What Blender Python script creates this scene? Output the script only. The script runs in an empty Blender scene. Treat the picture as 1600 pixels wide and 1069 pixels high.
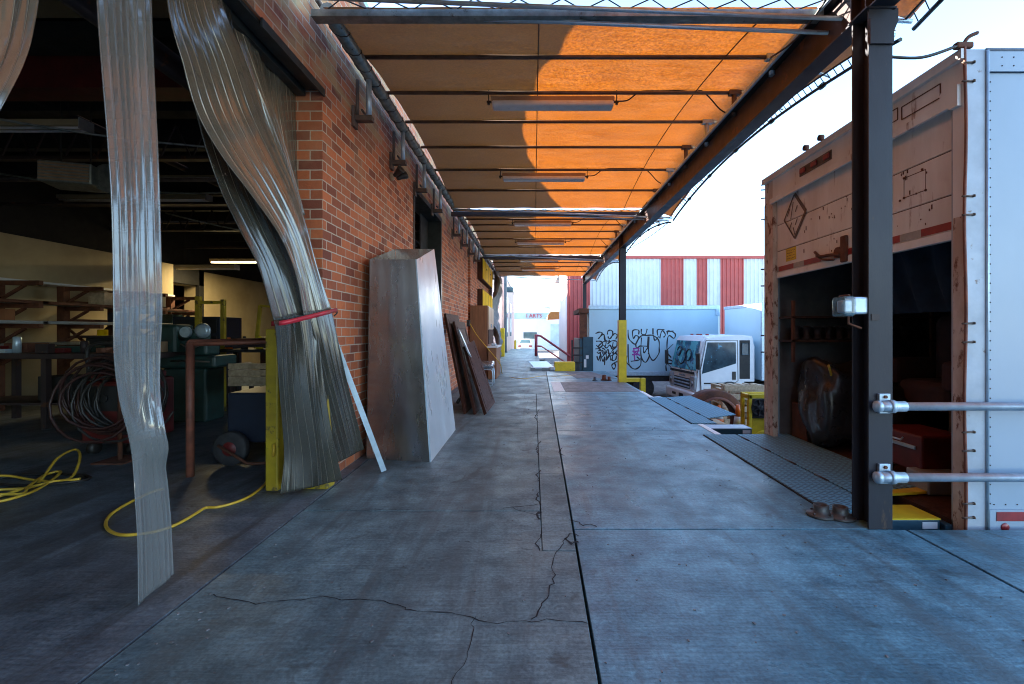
import bpy, bmesh, math, random
from mathutils import Vector, Matrix
random.seed(7)
R = math.radians
sc = bpy.context.scene
# ---------------------------------------------------------------- camera, sky, sun, exposure
FPX, VX, VY, EYE = 740.0, 834.0, 518.0, 1.25          # focal length in photo pixels, vanishing point, eye height
cam_d = bpy.data.cameras.new('camera'); cam = bpy.data.objects.new('camera', cam_d)
sc.collection.objects.link(cam); sc.camera = cam
cam.location = (0, 0, EYE); cam.rotation_euler = (R(90), 0, 0)
cam_d.sensor_width = 36; cam_d.lens = 36*FPX/1600
cam_d.shift_x = -(VX-800)/1600; cam_d.shift_y = (VY-534.5)/1600
cam_d.clip_start = 0.05; cam_d.clip_end = 3000
SUN_EL, SUN_AZ = R(21.5), R(-75)                       # azimuth measured clockwise from +Y: the sun stands to the left
world = bpy.data.worlds.new('World'); sc.world = world; world.use_nodes = True
nt = world.node_tree; nt.nodes.clear()
sky = nt.nodes.new('ShaderNodeTexSky'); sky.sky_type = 'NISHITA'; sky.sun_disc = False
sky.sun_elevation = SUN_EL; sky.sun_rotation = SUN_AZ; sky.dust_density = 0.8; sky.air_density = 1.0; sky.ozone_density = 2.5
bg = nt.nodes.new('ShaderNodeBackground'); bg.inputs[1].default_value = 0.078
wo = nt.nodes.new('ShaderNodeOutputWorld'); nt.links.new(sky.outputs[0], bg.inputs[0]); nt.links.new(bg.outputs[0], wo.inputs[0])
sd = bpy.data.lights.new('sun', 'SUN'); sd.energy = 5.0; sd.angle = R(0.5); sd.color = (1.0, 0.9, 0.76)
so = bpy.data.objects.new('sun', sd); sc.collection.objects.link(so)
sdir = Vector((math.sin(SUN_AZ)*math.cos(SUN_EL), math.cos(SUN_AZ)*math.cos(SUN_EL), math.sin(SUN_EL)))
so.rotation_euler = sdir.to_track_quat('Z', 'Y').to_euler()
sc.view_settings.view_transform = 'Standard'; sc.view_settings.look = 'None'
sc.view_settings.gamma = 1; sc.view_settings.exposure = 3.62
sc.render.engine = 'CYCLES'
sc.cycles.use_denoising = True; sc.cycles.filter_width = 1.05
sc.cycles.max_bounces = 8; sc.cycles.transparent_max_bounces = 16; sc.cycles.sample_clamp_indirect = 6
sc.cycles.caustics_reflective = False; sc.cycles.caustics_refractive = False

# ---------------------------------------------------------------- helpers
def P(x, y, Y): return Vector(((x-VX)*Y/FPX, Y, EYE+(VY-y)*Y/FPX))        # a photo point at distance Y
def F(x, y, z=0.0):
    Y = FPX*(EYE-z)/(y-VY); return Vector(((x-VX)*Y/FPX, Y, z))             # a photo point on a level surface
def W(x, y, X):
    Y = X*FPX/(x-VX); return Vector((X, Y, EYE+(VY-y)*Y/FPX))               # a photo point on a plane parallel to the wall
ORG = {}
def tagp(o, label=None, cat=None, group=None, kind=None):
    if label: o['label'] = label
    if cat: o['category'] = cat
    if group: o['group'] = group
    if kind: o['kind'] = kind
    return o
def thing(name, loc, label, cat, group=None):
    o = bpy.data.objects.new(name, None); sc.collection.objects.link(o); o.empty_display_size = 0.1
    o.location = loc; ORG[o.name] = Vector(loc)
    return tagp(o, label, cat, group)
def relink(o, p):
    o.parent = p
def dup(root, loc, label=None, rotz=None, group=None):
    r = root.copy(); sc.collection.objects.link(r); r.location = loc
    if rotz is not None: r.rotation_euler = (0, 0, rotz)
    if label: r['label'] = label
    if group: r['group'] = group
    for ch in root.children:
        c = ch.copy(); sc.collection.objects.link(c); c.parent = r
        for g in ch.children:
            d = g.copy(); sc.collection.objects.link(d); d.parent = c
    return r
def catmull(pts, n=6):
    pts = [Vector(p) for p in pts]
    if len(pts) < 3: return pts
    out = []
    for i in range(len(pts)-1):
        p0 = pts[max(i-1, 0)]; p1 = pts[i]; p2 = pts[i+1]; p3 = pts[min(i+2, len(pts)-1)]
        for k in range(n):
            t = k/n
            out.append(0.5*((2*p1)+(p2-p0)*t+(2*p0-5*p1+4*p2-p3)*t*t+(3*p1-p0-3*p2+p3)*t**3))
    out.append(pts[-1]); return out
class MB:
    def __init__(s): s.b = bmesh.new(); s.uv = None
    def face(s, pts, smooth=False):
        vs = [s.b.verts.new(p) for p in pts]; f = s.b.faces.new(vs); f.smooth = smooth; return s
    def hexa(s, v):                                     # 8 points: bottom ring, top ring
        vs = [s.b.verts.new(p) for p in v]
        for q in ((3,2,1,0),(4,5,6,7),(0,1,5,4),(1,2,6,5),(2,3,7,6),(3,0,4,7)): s.b.faces.new([vs[i] for i in q])
        return s
    def box(s, x0, x1, y0, y1, z0, z1, mtx=None):
        v = [Vector(p) for p in ((x0,y0,z0),(x1,y0,z0),(x1,y1,z0),(x0,y1,z0),(x0,y0,z1),(x1,y0,z1),(x1,y1,z1),(x0,y1,z1))]
        if mtx: v = [mtx @ p for p in v]
        return s.hexa(v)
    def bbox(s, x0, x1, y0, y1, z0, z1, r=0.01, mtx=None, seg=2):   # bevelled box
        t = bmesh.new(); bmesh.ops.create_cube(t, size=1)
        for v in t.verts: v.co = Vector(((x0+x1)/2+v.co.x*(x1-x0), (y0+y1)/2+v.co.y*(y1-y0), (z0+z1)/2+v.co.z*(z1-z0)))
        bmesh.ops.bevel(t, geom=t.edges[:], offset=r, segments=seg, affect='EDGES', profile=0.5)
        mp = {}
        for v in t.verts: mp[v.index] = s.b.verts.new(mtx @ v.co if mtx else v.co)
        for f in t.faces: s.b.faces.new([mp[v.index] for v in f.verts])
        t.free(); return s
    def bar(s, p0, p1, w, h, up=(0,0,1)):               # square bar between points
        p0 = Vector(p0); p1 = Vector(p1); d = (p1-p0).normalized(); u = Vector(up)
        if abs(d.dot(u)) > 0.98: u = Vector((0,1,0))
        a = d.cross(u).normalized()*w/2; c = a.cross(d).normalized()*h/2
        return s.hexa([p0-a-c, p0+a-c, p1+a-c, p1-a-c, p0-a+c, p0+a+c, p1+a+c, p1-a+c])
    def tube(s, pts, r, n=8, cap=True, rs=None):
        pts = [Vector(p) for p in pts]; rings = []; prev = None
        for i, p in enumerate(pts):
            d = (pts[min(i+1, len(pts)-1)]-pts[max(i-1, 0)])
            d = d.normalized() if d.length > 1e-9 else Vector((0,0,1))
            if prev is None:
                u = Vector((0,0,1)) if abs(d.z) < 0.9 else Vector((1,0,0))
            else: u = prev
            a = (u-d*u.dot(d)).normalized(); prev = a; b = d.cross(a)
            rr = rs[i] if rs else r
            rings.append([s.b.verts.new(p+a*rr*math.cos(2*math.pi*k/n)+b*rr*math.sin(2*math.pi*k/n)) for k in range(n)])
        for i in range(len(rings)-1):
            for k in range(n):
                f = s.b.faces.new((rings[i][k], rings[i][(k+1)%n], rings[i+1][(k+1)%n], rings[i+1][k])); f.smooth = True
        if cap and n > 2:
            s.b.faces.new(rings[0][::-1]); s.b.faces.new(rings[-1])
        return s
    def lathe(s, prof, c=(0,0,0), n=20, axis='Z', a0=0, a1=2*math.pi, mtx=None):
        c = Vector(c); rings = []; full = abs(a1-a0-2*math.pi) < 1e-6
        m = n if full else n+1
        for r, h in prof:
            ring = []
            for k in range(m):
                a = a0+(a1-a0)*k/n
                q = Vector((r*math.cos(a), r*math.sin(a), h))
                if axis == 'X': q = Vector((q.z, q.x, q.y))
                if axis == 'Y': q = Vector((q.x, q.z, q.y))
                if mtx: q = mtx @ q
                ring.append(s.b.verts.new(c+q))
            rings.append(ring)
        for i in range(len(rings)-1):
            for k in range(n if full else n):
                k2 = (k+1) % m
                if not full and k+1 >= m: continue
                f = s.b.faces.new((rings[i][k], rings[i][k2], rings[i+1][k2], rings[i+1][k])); f.smooth = True
        if full and tuple(prof[0]) != tuple(prof[-1]):
            if prof[0][0] > 1e-4: s.b.faces.new(rings[0][::-1])
            if prof[-1][0] > 1e-4: s.b.faces.new(rings[-1])
        return s
    def prism(s, poly, axis, a, b):                     # 2-D outline extruded along an axis
        def q(p, t):
            return {'X': Vector((t, p[0], p[1])), 'Y': Vector((p[0], t, p[1])), 'Z': Vector((p[0], p[1], t))}[axis]
        A = [s.b.verts.new(q(p, a)) for p in poly]; B = [s.b.verts.new(q(p, b)) for p in poly]
        s.b.faces.new(A[::-1]); s.b.faces.new(B); n = len(poly)
        for i in range(n): s.b.faces.new((A[i], A[(i+1)%n], B[(i+1)%n], B[i]))
        return s
    def ribbon(s, pts, w, nrm, off=0.0):                # flat strip along a line, lying in the plane with normal nrm
        pts = [Vector(p) for p in pts]; nrm = Vector(nrm); L = []; Rr = []
        for i, p in enumerate(pts):
            d = (pts[min(i+1, len(pts)-1)]-pts[max(i-1, 0)]).normalized(); a = d.cross(nrm).normalized()
            ww = w[i] if isinstance(w, (list, tuple)) else w
            L.append(s.b.verts.new(p+a*ww/2+nrm*off)); Rr.append(s.b.verts.new(p-a*ww/2+nrm*off))
        for i in range(len(pts)-1): s.b.faces.new((L[i], L[i+1], Rr[i+1], Rr[i]))
        return s
    def grid(s, rows, smooth=True):                     # rows of points; u across, v along
        uvl = s.b.loops.layers.uv.verify()
        V = [[s.b.verts.new(p) for p in r] for r in rows]; n = len(rows[0]); m = len(rows)
        for i in range(m-1):
            for j in range(n-1):
                f = s.b.faces.new((V[i][j], V[i][j+1], V[i+1][j+1], V[i+1][j])); f.smooth = smooth
                for l, (a, b) in zip(f.loops, ((i,j),(i,j+1),(i+1,j+1),(i+1,j))): l[uvl].uv = (b/(n-1), a/(m-1))
        return s
    def build(s, name, m, parent=None, label=None, cat=None, group=None, kind=None, solid=0, fixn=True, local=False):
        if fixn: bmesh.ops.recalc_face_normals(s.b, faces=s.b.faces[:])
        me = bpy.data.meshes.new(name)
        if parent is not None:
            org = Vector((0,0,0)) if local else ORG[parent.name]
        elif kind == 'structure' or not s.b.verts: org = Vector((0,0,0))
        else:
            xs = [v.co.x for v in s.b.verts]; ys = [v.co.y for v in s.b.verts]; zs = [v.co.z for v in s.b.verts]
            org = Vector(((min(xs)+max(xs))/2, (min(ys)+max(ys))/2, min(zs)))
        for v in s.b.verts: v.co -= org
        s.b.to_mesh(me); s.b.free()
        for mm in (m if isinstance(m, list) else [m]): me.materials.append(mm)
        o = bpy.data.objects.new(name, me); sc.collection.objects.link(o)
        if parent is not None:
            o.parent = parent; ORG[o.name] = org
            ORG[o.name] = ORG.get(parent.name, Vector((0,0,0)))
        else:
            o.location = org; ORG[o.name] = org
        tagp(o, label, cat, group, kind)
        if solid:
            md = o.modifiers.new('thickness', 'SOLIDIFY'); md.thickness = solid; md.offset = 0
        return o

# ---------------------------------------------------------------- materials
def newmat(name):
    m = bpy.data.materials.new(name); m.use_nodes = True
    n = m.node_tree; b = n.nodes['Principled BSDF']; return m, n, b
def N(n, t, **k):
    x = n.nodes.new(t)
    for a, v in k.items(): setattr(x, a, v)
    return x
def pos(n, scale=(1,1,1)):
    g = N(n, 'ShaderNodeTexCoord'); mp = N(n, 'ShaderNodeMapping'); mp.inputs['Scale'].default_value = scale
    n.links.new(g.outputs['Object'], mp.inputs['Vector']); return mp.outputs[0]
def wpos(n, scale=(1,1,1)):
    g = N(n, 'ShaderNodeNewGeometry'); mp = N(n, 'ShaderNodeMapping'); mp.inputs['Scale'].default_value = scale
    n.links.new(g.outputs['Position'], mp.inputs['Vector']); return mp.outputs[0]
def noise(n, vec, scale, det=4, rough=0.55, dist=0):
    x = N(n, 'ShaderNodeTexNoise'); x.inputs['Scale'].default_value = scale; x.inputs['Detail'].default_value = det
    x.inputs['Roughness'].default_value = rough; x.inputs['Distortion'].default_value = dist
    n.links.new(vec, x.inputs['Vector']); return x.outputs['Fac']
def ramp(n, fac, stops):
    r = N(n, 'ShaderNodeValToRGB'); e = r.color_ramp.elements
    while len(e) < len(stops): e.new(0.5)
    for i, (p, c) in enumerate(stops):
        e[i].position = p; e[i].color = (c, c, c, 1) if not hasattr(c, '__len__') else (*c[:3], 1)
    n.links.new(fac, r.inputs[0]); return r.outputs[0]
def mix(n, fac, a, b, mode='MIX'):
    x = N(n, 'ShaderNodeMix'); x.data_type = 'RGBA'; x.blend_type = mode
    for i, v in ((0, fac), (6, a), (7, b)):
        if hasattr(v, 'links'): n.links.new(v, x.inputs[i])
        elif i == 0: x.inputs[0].default_value = v
        else: x.inputs[i].default_value = (*v[:3], 1)
    return x.outputs[2]
def bump(n, b, h, strength=0.2, dist=0.01):
    x = N(n, 'ShaderNodeBump'); x.inputs['Strength'].default_value = strength; x.inputs['Distance'].default_value = dist
    n.links.new(h, x.inputs['Height']); n.links.new(x.outputs[0], b.inputs['Normal'])
def mat(name, c1, c2=None, scale=6, rough=0.5, rough2=None, metal=0, bmp=0.0, bscale=60, spot=None, sscale=9, sth=0.62, stretch=(1,1,1), soft=0.05, spec=None, sstretch=None):
    m, n, b = newmat(name)
    v = pos(n, stretch); c2 = c2 or tuple(x*0.75 for x in c1)
    f = noise(n, v, scale, 6, 0.6)
    col = mix(n, ramp(n, f, [(0.35, 0.0), (0.65, 1.0)]), c1, c2)
    if spot:
        sf = ramp(n, noise(n, pos(n, sstretch or stretch), sscale, 8, 0.65), [(sth, 0.0), (min(sth+soft, 1), 1.0)])
        col = mix(n, sf, col, spot)
    n.links.new(col, b.inputs['Base Color'])
    r2 = rough if rough2 is None else rough2
    n.links.new(ramp(n, noise(n, v, scale*2.3, 5), [(0.3, rough), (0.7, r2)]), b.inputs['Roughness'])
    b.inputs['Metallic'].default_value = metal
    if spec is not None: b.inputs['Specular IOR Level'].default_value = spec
    if bmp: bump(n, b, noise(n, v, bscale, 4), bmp, 0.004)
    return m
MAT = {}
def concrete(name, c1, c2, stain, rlo, rhi):
    m, n, b = newmat(name)
    v = wpos(n)
    big = noise(n, v, 0.9, 5, 0.6, 0.4); med = noise(n, v, 5, 8, 0.65); fine = noise(n, v, 55, 4, 0.6)
    broom = noise(n, wpos(n, (3.0, 60, 1)), 1.0, 5, 0.75)
    col = mix(n, ramp(n, big, [(0.32, 0), (0.68, 1)]), c1, c2)
    col = mix(n, 0.8, col, mix(n, ramp(n, med, [(0.35, 0), (0.65, 1)]), (0.27,0.27,0.28), (0.72,0.71,0.69)), 'OVERLAY')
    col = mix(n, 0.6, col, mix(n, ramp(n, fine, [(0.35, 0), (0.65, 1)]), (0.3,0.3,0.3), (0.7,0.7,0.7)), 'OVERLAY')
    col = mix(n, 0.38, col, mix(n, ramp(n, broom, [(0.35, 0), (0.65, 1)]), (0.25,0.25,0.25), (0.75,0.75,0.75)), 'OVERLAY')
    st = ramp(n, noise(n, wpos(n, (1, 0.55, 1)), 1.7, 7, 0.7, 0.8), [(0.56, 0), (0.72, 0.75)])
    col = mix(n, st, col, stain)
    trk = ramp(n, noise(n, wpos(n, (3.2, 0.22, 1)), 1.0, 6, 0.65, 1.2), [(0.52, 0), (0.64, 0.65)])
    col = mix(n, trk, col, tuple(x*1.1 for x in stain))
    sm = ramp(n, noise(n, wpos(n, (1, 1, 1)), 2.3, 5, 0.6, 1.5), [(0.62, 0), (0.68, 0.6)])
    col = mix(n, sm, col, tuple(x*0.6 for x in stain))
    dots = ramp(n, noise(n, v, 14, 3, 0.5), [(0.71, 0), (0.76, 0.6)])
    col = mix(n, dots, col, tuple(x*0.35 for x in stain))
    pale = ramp(n, noise(n, v, 33, 6, 0.8), [(0.72, 0), (0.78, 0.35)])
    col = mix(n, pale, col, (0.5,0.5,0.5))
    n.links.new(col, b.inputs['Base Color'])
    n.links.new(ramp(n, noise(n, v, 2.1, 7, 0.65, 0.6), [(0.33, rlo), (0.68, rhi)]), b.inputs['Roughness'])
    ad = N(n, 'ShaderNodeMath', operation='ADD'); n.links.new(med, ad.inputs[0])
    ad2 = N(n, 'ShaderNodeMath', operation='ADD'); n.links.new(broom, ad2.inputs[0]); n.links.new(fine, ad2.inputs[1])
    n.links.new(ad2.outputs[0], ad.inputs[1]); bump(n, b, ad.outputs[0], 0.5, 0.004)
    return m
MAT['dock'] = concrete('dock_concrete', (0.085,0.14,0.155), (0.165,0.25,0.27), (0.07,0.085,0.088), 0.36, 0.65)  # the sky's blue cast is mixed into both concrete tones
MAT['dock2'] = concrete('dock_slab_concrete', (0.075,0.185,0.245), (0.135,0.31,0.40), (0.075,0.12,0.135), 0.27, 0.55)  # right slabs: stronger blue sky sheen put into the colour
MAT['patch'] = concrete('patched_concrete', (0.16,0.16,0.17), (0.2,0.2,0.2), (0.1,0.1,0.1), 0.5, 0.7)
MAT['indoor'] = concrete('warehouse_concrete', (0.085,0.105,0.12), (0.14,0.17,0.19), (0.05,0.045,0.04), 0.4, 0.65)
MAT['yardm'] = concrete('yard_asphalt', (0.10,0.10,0.10), (0.16,0.155,0.15), (0.05,0.05,0.05), 0.7, 0.9)
def brick():
    m, n, b = newmat('red_brick')
    g = N(n, 'ShaderNodeNewGeometry'); sp = N(n, 'ShaderNodeSeparateXYZ'); n.links.new(g.outputs['Position'], sp.inputs[0])
    sn = N(n, 'ShaderNodeSeparateXYZ'); n.links.new(g.outputs['Normal'], sn.inputs[0])
    ab = N(n, 'ShaderNodeMath', operation='ABSOLUTE'); n.links.new(sn.outputs[0], ab.inputs[0])
    gt = N(n, 'ShaderNodeMath', operation='GREATER_THAN'); n.links.new(ab.outputs[0], gt.inputs[0]); gt.inputs[1].default_value = 0.5
    mx = N(n, 'ShaderNodeMix'); n.links.new(gt.outputs[0], mx.inputs[0]); n.links.new(sp.outputs[0], mx.inputs[2]); n.links.new(sp.outputs[1], mx.inputs[3])
    cb = N(n, 'ShaderNodeCombineXYZ'); n.links.new(mx.outputs[0], cb.inputs[0]); n.links.new(sp.outputs[2], cb.inputs[1])
    # slight unevenness of the courses
    wob = noise(n, wpos(n), 9, 3); vm = N(n, 'ShaderNodeVectorMath', operation='MULTIPLY_ADD')
    cc = N(n, 'ShaderNodeCombineXYZ'); n.links.new(wob, cc.inputs[0]); n.links.new(wob, cc.inputs[1])
    n.links.new(cc.outputs[0], vm.inputs[0]); vm.inputs[1].default_value = (0.008, 0.006, 0); n.links.new(cb.outputs[0], vm.inputs[2])
    br = N(n, 'ShaderNodeTexBrick'); n.links.new(vm.outputs[0], br.inputs['Vector'])
    br.inputs['Scale'].default_value = 1; br.inputs['Brick Width'].default_value = 0.203; br.inputs['Row Height'].default_value = 0.0805
    br.inputs['Mortar Size'].default_value = 0.0055; br.inputs['Mortar Smooth'].default_value = 0.25; br.inputs['Bias'].default_value = -0.1
    br.inputs['Color1'].default_value = (0.60, 0.17, 0.065, 1); br.inputs['Color2'].default_value = (0.17, 0.05, 0.035, 1)
    br.inputs['Mortar'].default_value = (0.54, 0.45, 0.36, 1)
    v = wpos(n)
    col = mix(n, 0.55, br.outputs['Color'], mix(n, noise(n, v, 26, 5, 0.7), (0.28,0.25,0.25), (0.78,0.78,0.75)), 'OVERLAY')
    # per brick tone: noise sampled per brick
    big = ramp(n, noise(n, v, 1.3, 5, 0.6), [(0.52, 0), (0.72, 0.35)])
    col = mix(n, big, col, (0.45, 0.33, 0.2))
    hz = N(n, 'ShaderNodeMapRange'); n.links.new(sp.outputs[2], hz.inputs[0]); hz.inputs[1].default_value = 3.1; hz.inputs[2].default_value = 3.4
    eff = N(n, 'ShaderNodeMath', operation='MULTIPLY'); n.links.new(hz.outputs[0], eff.inputs[0])
    n.links.new(ramp(n, noise(n, wpos(n, (1, 0.7, 1.8)), 2.2, 5, 0.6), [(0.45, 0), (0.6, 0.75)]), eff.inputs[1])
    col = mix(n, eff.outputs[0], col, (0.5, 0.36, 0.17))
    n.links.new(col, b.inputs['Base Color']); b.inputs['Roughness'].default_value = 0.85
    h = N(n, 'ShaderNodeMath', operation='SUBTRACT'); n.links.new(noise(n, v, 90, 4), h.inputs[0]); n.links.new(br.outputs['Fac'], h.inputs[1])
    bump(n, b, h.outputs[0], 0.6, 0.006); return m
MAT['brick'] = brick()
def fabric():
    m, n, b = newmat('canopy_fabric'); n.nodes.remove(b)
    v = wpos(n)
    w1 = noise(n, wpos(n, (1, 1, 0.2)), 45, 3, 0.7); w2 = noise(n, wpos(n, (1.5, 8, 1)), 1.6, 4, 0.6)
    tc = mix(n, ramp(n, w1, [(0.35, 0), (0.65, 1)]), (0.17, 0.038, 0.001), (0.225, 0.069, 0.003))
    tc = mix(n, ramp(n, w2, [(0.4, 0), (0.65, 0.5)]), tc, (0.235, 0.08, 0.018))
    st = ramp(n, noise(n, wpos(n, (1, 2.5, 1)), 1.1, 7, 0.7, 0.5), [(0.5, 0), (0.75, 0.45)])
    tc = mix(n, st, tc, (0.10, 0.022, 0.001))
    wv = noise(n, wpos(n, (1, 1, 0.2)), 42, 3, 0.7); tc = mix(n, 0.8, tc, mix(n, ramp(n, wv, [(0.35,0),(0.65,1)]), (0.25,0.25,0.25), (0.75,0.75,0.75)), 'OVERLAY')
    t = N(n, 'ShaderNodeBsdfTranslucent'); n.links.new(tc, t.inputs[0])
    d = N(n, 'ShaderNodeBsdfDiffuse'); n.links.new(mix(n, w1, (0.48,0.45,0.43), (0.60,0.56,0.53)), d.inputs[0])
    x = N(n, 'ShaderNodeMixShader'); x.inputs[0].default_value = 0.47
    n.links.new(d.outputs[0], x.inputs[1]); n.links.new(t.outputs[0], x.inputs[2])
    n.links.new(x.outputs[0], n.nodes['Material Output'].inputs[0]); return m
MAT['fabric'] = fabric()
def pvc(name, tint, dark, alpha, ribs=7, coat=0.5, spec=1.0, r0=0.0):
    m, n, b = newmat(name)
    uv = N(n, 'ShaderNodeUVMap'); sp = N(n, 'ShaderNodeSeparateXYZ'); n.links.new(uv.outputs[0], sp.inputs[0])
    mm = N(n, 'ShaderNodeMath', operation='MULTIPLY'); n.links.new(sp.outputs[0], mm.inputs[0]); mm.inputs[1].default_value = ribs
    fr = N(n, 'ShaderNodeMath', operation='FRACT'); n.links.new(mm.outputs[0], fr.inputs[0])
    rib = ramp(n, fr.outputs[0], [(0.0, 0.0), (0.05, 1.0), (0.11, 0.0), (0.9, 0.0), (1.0, 0.0)])
    mp = N(n, 'ShaderNodeMapping'); n.links.new(uv.outputs[0], mp.inputs[0]); mp.inputs['Scale'].default_value = (2.2, 1.6, 1)
    nz = noise(n, mp.outputs[0], 1, 6, 0.6); sm = noise(n, wpos(n), 7, 5, 0.6)
    col = mix(n, ramp(n, nz, [(0.3, 0), (0.7, 1)]), dark, tint)
    dk = ramp(n, fr.outputs[0], [(0.0, 0.0), (0.10, 0.0), (0.14, 0.8), (0.2, 0.0), (1.0, 0.0)])
    col = mix(n, dk, col, tuple(c*0.35 for c in dark)); col = mix(n, rib, col, tuple(min(1, c*2.0) for c in tint))
    n.links.new(col, b.inputs['Base Color'])
    n.links.new(ramp(n, sm, [(0.3, 0.05+r0), (0.7, 0.16+r0)]), b.inputs['Roughness'])
    b.inputs['Specular IOR Level'].default_value = spec; b.inputs['IOR'].default_value = 1.6; b.inputs['Coat Weight'].default_value = coat; b.inputs['Coat Roughness'].default_value = 0.04
    a = N(n, 'ShaderNodeMath', operation='MULTIPLY_ADD'); n.links.new(rib, a.inputs[0]); a.inputs[1].default_value = 0.25; a.inputs[2].default_value = alpha
    a2 = N(n, 'ShaderNodeMath', operation='MULTIPLY_ADD', use_clamp=True); n.links.new(nz, a2.inputs[0]); a2.inputs[1].default_value = 0.22; n.links.new(a.outputs[0], a2.inputs[2])
    n.links.new(a2.outputs[0], b.inputs['Alpha'])
    hh = N(n, 'ShaderNodeMath', operation='MULTIPLY_ADD'); n.links.new(nz, hh.inputs[0]); hh.inputs[1].default_value = 0.06; n.links.new(rib, hh.inputs[2])
    bump(n, b, hh.outputs[0], 0.5, 0.006); return m
MAT['pvc'] = pvc('clear_ribbed_pvc', (0.25,0.26,0.25), (0.17,0.175,0.165), 0.50)
MAT['pvc_dark'] = pvc('dirty_ribbed_pvc', (0.06,0.057,0.042), (0.022,0.021,0.016), 0.72, 9, 0.25, 0.6, 0.12)
MAT['pvc_mid'] = pvc('smoky_ribbed_pvc', (0.19,0.175,0.135), (0.10,0.09,0.07), 0.66, 8, 0.4, 0.9, 0.03)
def emis(name, c, s):
    m, n, b = newmat(name); b.inputs['Base Color'].default_value = (*c, 1)
    b.inputs['Emission Color'].default_value = (*c, 1); b.inputs['Emission Strength'].default_value = s; return m
def glass(name, c, rough=0.05, alpha=0.4):
    m, n, b = newmat(name); b.inputs['Base Color'].default_value = (*c, 1); b.inputs['Roughness'].default_value = rough
    b.inputs['Alpha'].default_value = alpha; b.inputs['Specular IOR Level'].default_value = 1.0; return m
def corrug_tread(name):
    m, n, b = newmat(name)
    v = pos(n)
    # raised lozenges: two crossed sets
    a = N(n, 'ShaderNodeTexBrick'); mp = N(n, 'ShaderNodeMapping'); mp.inputs['Rotation'].default_value = (0, 0, R(45)); n.links.new(v, mp.inputs[0])
    n.links.new(mp.outputs[0], a.inputs['Vector']); a.inputs['Scale'].default_value = 1; a.inputs['Brick Width'].default_value = 0.08
    a.inputs['Row Height'].default_value = 0.04; a.inputs['Mortar Size'].default_value = 0.014; a.inputs['Mortar Smooth'].default_value = 0.6
    col = mix(n, noise(n, v, 5, 6, 0.6), (0.012,0.06,0.095), (0.035,0.16,0.25))
    col = mix(n, ramp(n, noise(n, v, 2.5, 6, 0.7), [(0.62, 0), (0.75, 0.4)]), col, (0.09,0.06,0.045))
    col = mix(n, a.outputs['Fac'], mix(n, 0.15, col, (0.5,0.55,0.6)), mix(n, 0.8, col, (0.20,0.46,0.60)))  # pale blue glints painted into the tread pattern's colour
    n.links.new(col, b.inputs['Base Color']); b.inputs['Metallic'].default_value = 0.0; b.inputs['Specular IOR Level'].default_value = 0.08; b.inputs['Roughness'].default_value = 0.5
    iv = N(n, 'ShaderNodeMath', operation='SUBTRACT'); iv.inputs[0].default_value = 1; n.links.new(a.outputs['Fac'], iv.inputs[1])
    bump(n, b, iv.outputs[0], 1.0, 0.004); return m
MAT['tread'] = corrug_tread('diamond_plate')
MAT['steel'] = mat('brown_painted_steel', (0.055,0.036,0.034), (0.032,0.025,0.028), 3, 0.4, 0.55, 0.1, 0.15, 90, (0.11,0.045,0.025), 5, 0.6, (1,1,1), 0.05, 0.3)
MAT['post'] = mat('dark_grey_post_steel', (0.040,0.041,0.050), (0.026,0.027,0.034), 2.5, 0.35, 0.5, 0.0, 0.12, 90, (0.09,0.06,0.045), 4, 0.62, (1,1,0.3), 0.05, 0.22)
MAT['pipe'] = mat('weathered_pipe', (0.16,0.11,0.085), (0.09,0.07,0.06), 8, 0.45, 0.6, 0.3)
MAT['galv'] = mat('galvanised_steel', (0.50,0.64,0.75), (0.40,0.51,0.60), 14, 0.3, 0.45, 0.45, 0.05, 120, (0.3,0.3,0.32), 20, 0.72)
MAT['gutter'] = mat('green_grey_galvanised_pipe', (0.30,0.33,0.31), (0.17,0.19,0.18), 12, 0.3, 0.5, 0.5, 0.2, 60, (0.1,0.07,0.05), 14, 0.62)
MAT['alu'] = mat('sky_lit_brushed_aluminium', (0.80,0.83,0.86), (0.66,0.70,0.74), 1.2, 0.25, 0.38, 0.6, 0.05, 90, (0.50,0.50,0.50), 1.6, 0.55, (2,2,0.6), 0.3)  # cover's side: brightness of the reflected sky put into the colour
MAT['alu_dark'] = mat('shade_toned_aluminium', (0.40,0.38,0.37), (0.27,0.25,0.24), 1.2, 0.20, 0.34, 0.95, 0.05, 90, (0.2,0.18,0.17), 1.2, 0.7, (2,2,0.6), 0.3)  # same aluminium toned darker for faces that miss the sky
MAT['rust'] = mat('rusty_steel', (0.16,0.055,0.026), (0.08,0.03,0.018), 8, 0.7, 0.9, 0.1, 0.3, 50)
MAT['hose'] = mat('dark_red_hose', (0.045,0.015,0.012), (0.03,0.012,0.01), 8, 0.5)
MAT['guard'] = mat('shade_dimmed_grimy_yellow', (0.50,0.36,0.015), (0.30,0.21,0.015), 4, 0.45, 0.6, 0, 0.1, 60, (0.12,0.09,0.03), 7, 0.58)  # grime spots on a yellow darkened for the shade inside the doorway
MAT['rustpole'] = mat('red_brown_pipe_paint', (0.26,0.085,0.05), (0.13,0.045,0.03), 8, 0.5, 0.7, 0.1, 0.2, 50)
MAT['trailer'] = mat('weathered_cream_paint', (0.88,0.88,0.85), (0.76,0.74,0.70), 3, 0.4, 0.6, 0, 0.12, 40, (0.26,0.13,0.08), 6, 0.62, (1,1.4,0.4), 0.10)
MAT['trailer_door'] = mat('weathered_door_paint', (0.86,0.85,0.81), (0.72,0.68,0.62), 2.5, 0.4, 0.6, 0, 0.12, 40, (0.30,0.18,0.12), 7, 0.60, (1,1.6,0.35), 0.12)
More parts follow.
